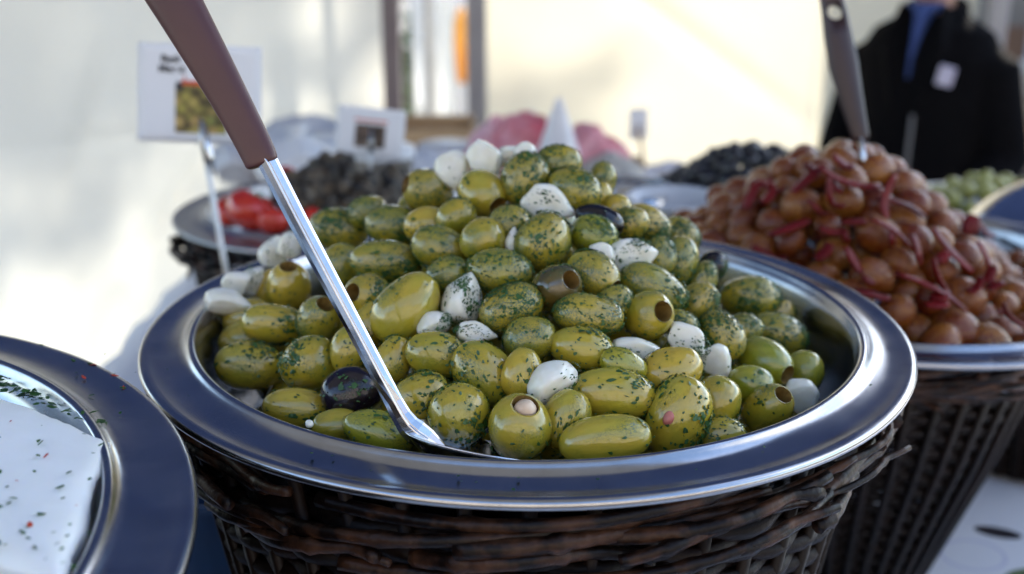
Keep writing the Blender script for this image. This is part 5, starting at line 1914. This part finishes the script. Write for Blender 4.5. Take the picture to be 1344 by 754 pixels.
jk = [loft([ellring((0, 0.0, z), rx, ry, 28) for z, rx, ry in ((0.70, 0.185, 0.145), (0.85, 0.192, 0.148), (1.0, 0.183, 0.142), (1.15, 0.196, 0.146), (1.27, 0.205, 0.132), (1.335, 0.165, 0.105), (1.375, 0.085, 0.08))])]
for s in (-1, 1):
    jk.append(tube([(s * 0.10, 0, 1.285), (s * 0.185, 0.0, 1.235), (s * 0.245, 0.0, 1.02), (s * 0.21, -0.15, 0.91)], [0.05, 0.068, 0.060, 0.050], 14))
    # lapels
    jk.append(tube([(s * 0.055, -0.075, 1.40), (s * 0.075, -0.115, 1.30), (s * 0.03, -0.148, 1.14)], [0.022, 0.03, 0.012], 10, flat=0.5))
jk.append(tube([(math.cos(a) * 0.075, math.sin(a) * 0.068 - 0.005, 1.385 + 0.015 * math.sin(a)) for a in np.linspace(-0.9, PI + 0.9, 16)], 0.02, 10))
jo = obj('jacket', mesh_from(*join(*jk)), M['jacket'], per)
remesh(jo, 0.009, 3)
tr = []
for s in (-1, 1):
    tr.append(tube([(s * 0.08, 0, 0.9), (s * 0.085, -0.005, 0.46), (s * 0.085, 0.015, 0.06)], [0.11, 0.08, 0.065], 14))
tr.append(loft([ellring((0, 0, z), rx, ry) for z, rx, ry in ((0.74, 0.16, 0.12), (0.85, 0.17, 0.13), (0.92, 0.165, 0.125))]))
to = obj('trousers', mesh_from(*join(*tr)), M['trouser'], per)
remesh(to, 0.01, 3)
obj('shirt', mesh_from(*loft([ellring((0, -0.062, z), rx, ry) for z, rx, ry in ((1.22, 0.010, 0.085), (1.30, 0.014, 0.074), (1.38, 0.026, 0.05), (1.405, 0.056, 0.05))])), M['blueshirt'], per)
bevel(obj('badge', mesh_from(*box(0, 0, 0, 0.042, 0.008, 0.05), smooth=False), M['badge'], per, loc=(0.105, -0.142, 1.235), rot=(0.1, 0.2, 0.4)), 0.003)
obj('zip', mesh_from(*tube([(0.03, -0.150, 1.13), (0.028, -0.150, 0.95), (0.028, -0.155, 0.72)], 0.006, 8)), M['greytarp'], per)
for s in (-1, 1):
    V, F = uvs(12, 8)
    obj('eye', mesh_from([v * 0.011 for v in V], F), M['card'], per, loc=head_c + Vector((s * 0.03, -0.078, 0.018)))
obj('mouth', mesh_from(*tube([head_c + Vector((-0.024, -0.079, -0.058)), head_c + Vector((0, -0.089, -0.056)), head_c + Vector((0.024, -0.079, -0.058))], [0.003, 0.0055, 0.003], 8)), M['pimento'], per)
V, F = uvs(28, 18)
obj('hair', mesh_from([head_c + Vector((v.x * 0.082, v.y * 0.10 + 0.012, v.z * 0.115 + 0.012)) for v in V if True], [f for f in F if all((V[k].z > -0.35 and (V[k].y > -0.35 or V[k].z > 0.62)) for k in f)]), M['hair'], per)
tag(per, 'person in a black jacket with blue collar and pale badge behind the stall', 'person')

# ------------------------------------------------------------------ far right background
tag(obj('grey_tarp', sheet(1.30, 4.2, 0.02, 2.3, YB + 0.75, 60, 50, lambda x, z: 0.07 * noise.noise((x * 1.6, z * 1.2, 7.0)) + 0.03 * math.sin(x * 9 + z * 2)), M['greytarp']),
    'dark grey tarp hanging behind the person at the right', 'tarp')
o = empty('wooden_bench', (1.72, YB + 0.05, 0))
zt = W(1325, 200, 3.2).z
bevel(obj('seat', mesh_from(*box(0.1, 0, zt, 0.9, 0.28, 0.04), smooth=False), M['woodpale'], o), 0.004)
bevel(obj('apron', mesh_from(*box(0.1, -0.125, zt - 0.075, 0.84, 0.024, 0.09), smooth=False), M['woodpale'], o), 0.003)
for sx in (-0.28, 0.48):
    for sy in (-0.1, 0.1):
        bevel(obj('leg', mesh_from(*box(sx, sy, zt / 2 - 0.02, 0.05, 0.05, zt - 0.04), smooth=False), M['woodpale'], o), 0.003)
tag(o, 'pale wooden bench at the right edge beside the person', 'bench')
bag((1.47, YB + 0.03, zt + 0.02), 0.07, 0.06, 0.15, M['paper'], 'white paper sack on the bench beside the person', 31, 'paper_sack', 'sack', False)
bag((1.60, YB + 0.05, zt + 0.02), 0.06, 0.06, 0.17, M['beige'], 'beige sack on the bench at the picture edge', 33, 'cloth_sack', 'sack', False)
o = empty('folding_chair', (1.66, YB + 0.42, 0))
V, F = box(0, 0, 0, 0.30, 0.025, 0.20)
bevel(obj('backrest', mesh_from(V, F, smooth=False), M['chairbrown'], o, loc=(0, 0.10, W(1325, 100, 3.5).z)), 0.01)
zc = W(1325, 100, 3.5).z
bevel(obj('seat', mesh_from(*box(0, -0.06, zc - 0.42, 0.34, 0.32, 0.03), smooth=False), M['chairbrown'], o), 0.006)
for s in (-1, 1):
    obj('leg', mesh_from(*tube([(s * 0.16, 0.10, 0), (s * 0.16, 0.115, zc + 0.09)], 0.012, 8)), M['polegrey'], o)
    obj('leg', mesh_from(*tube([(s * 0.16, -0.2, 0), (s * 0.16, -0.2, zc - 0.42)], 0.012, 8)), M['polegrey'], o)
tag(o, 'brown folding chair before the grey tarp', 'chair')
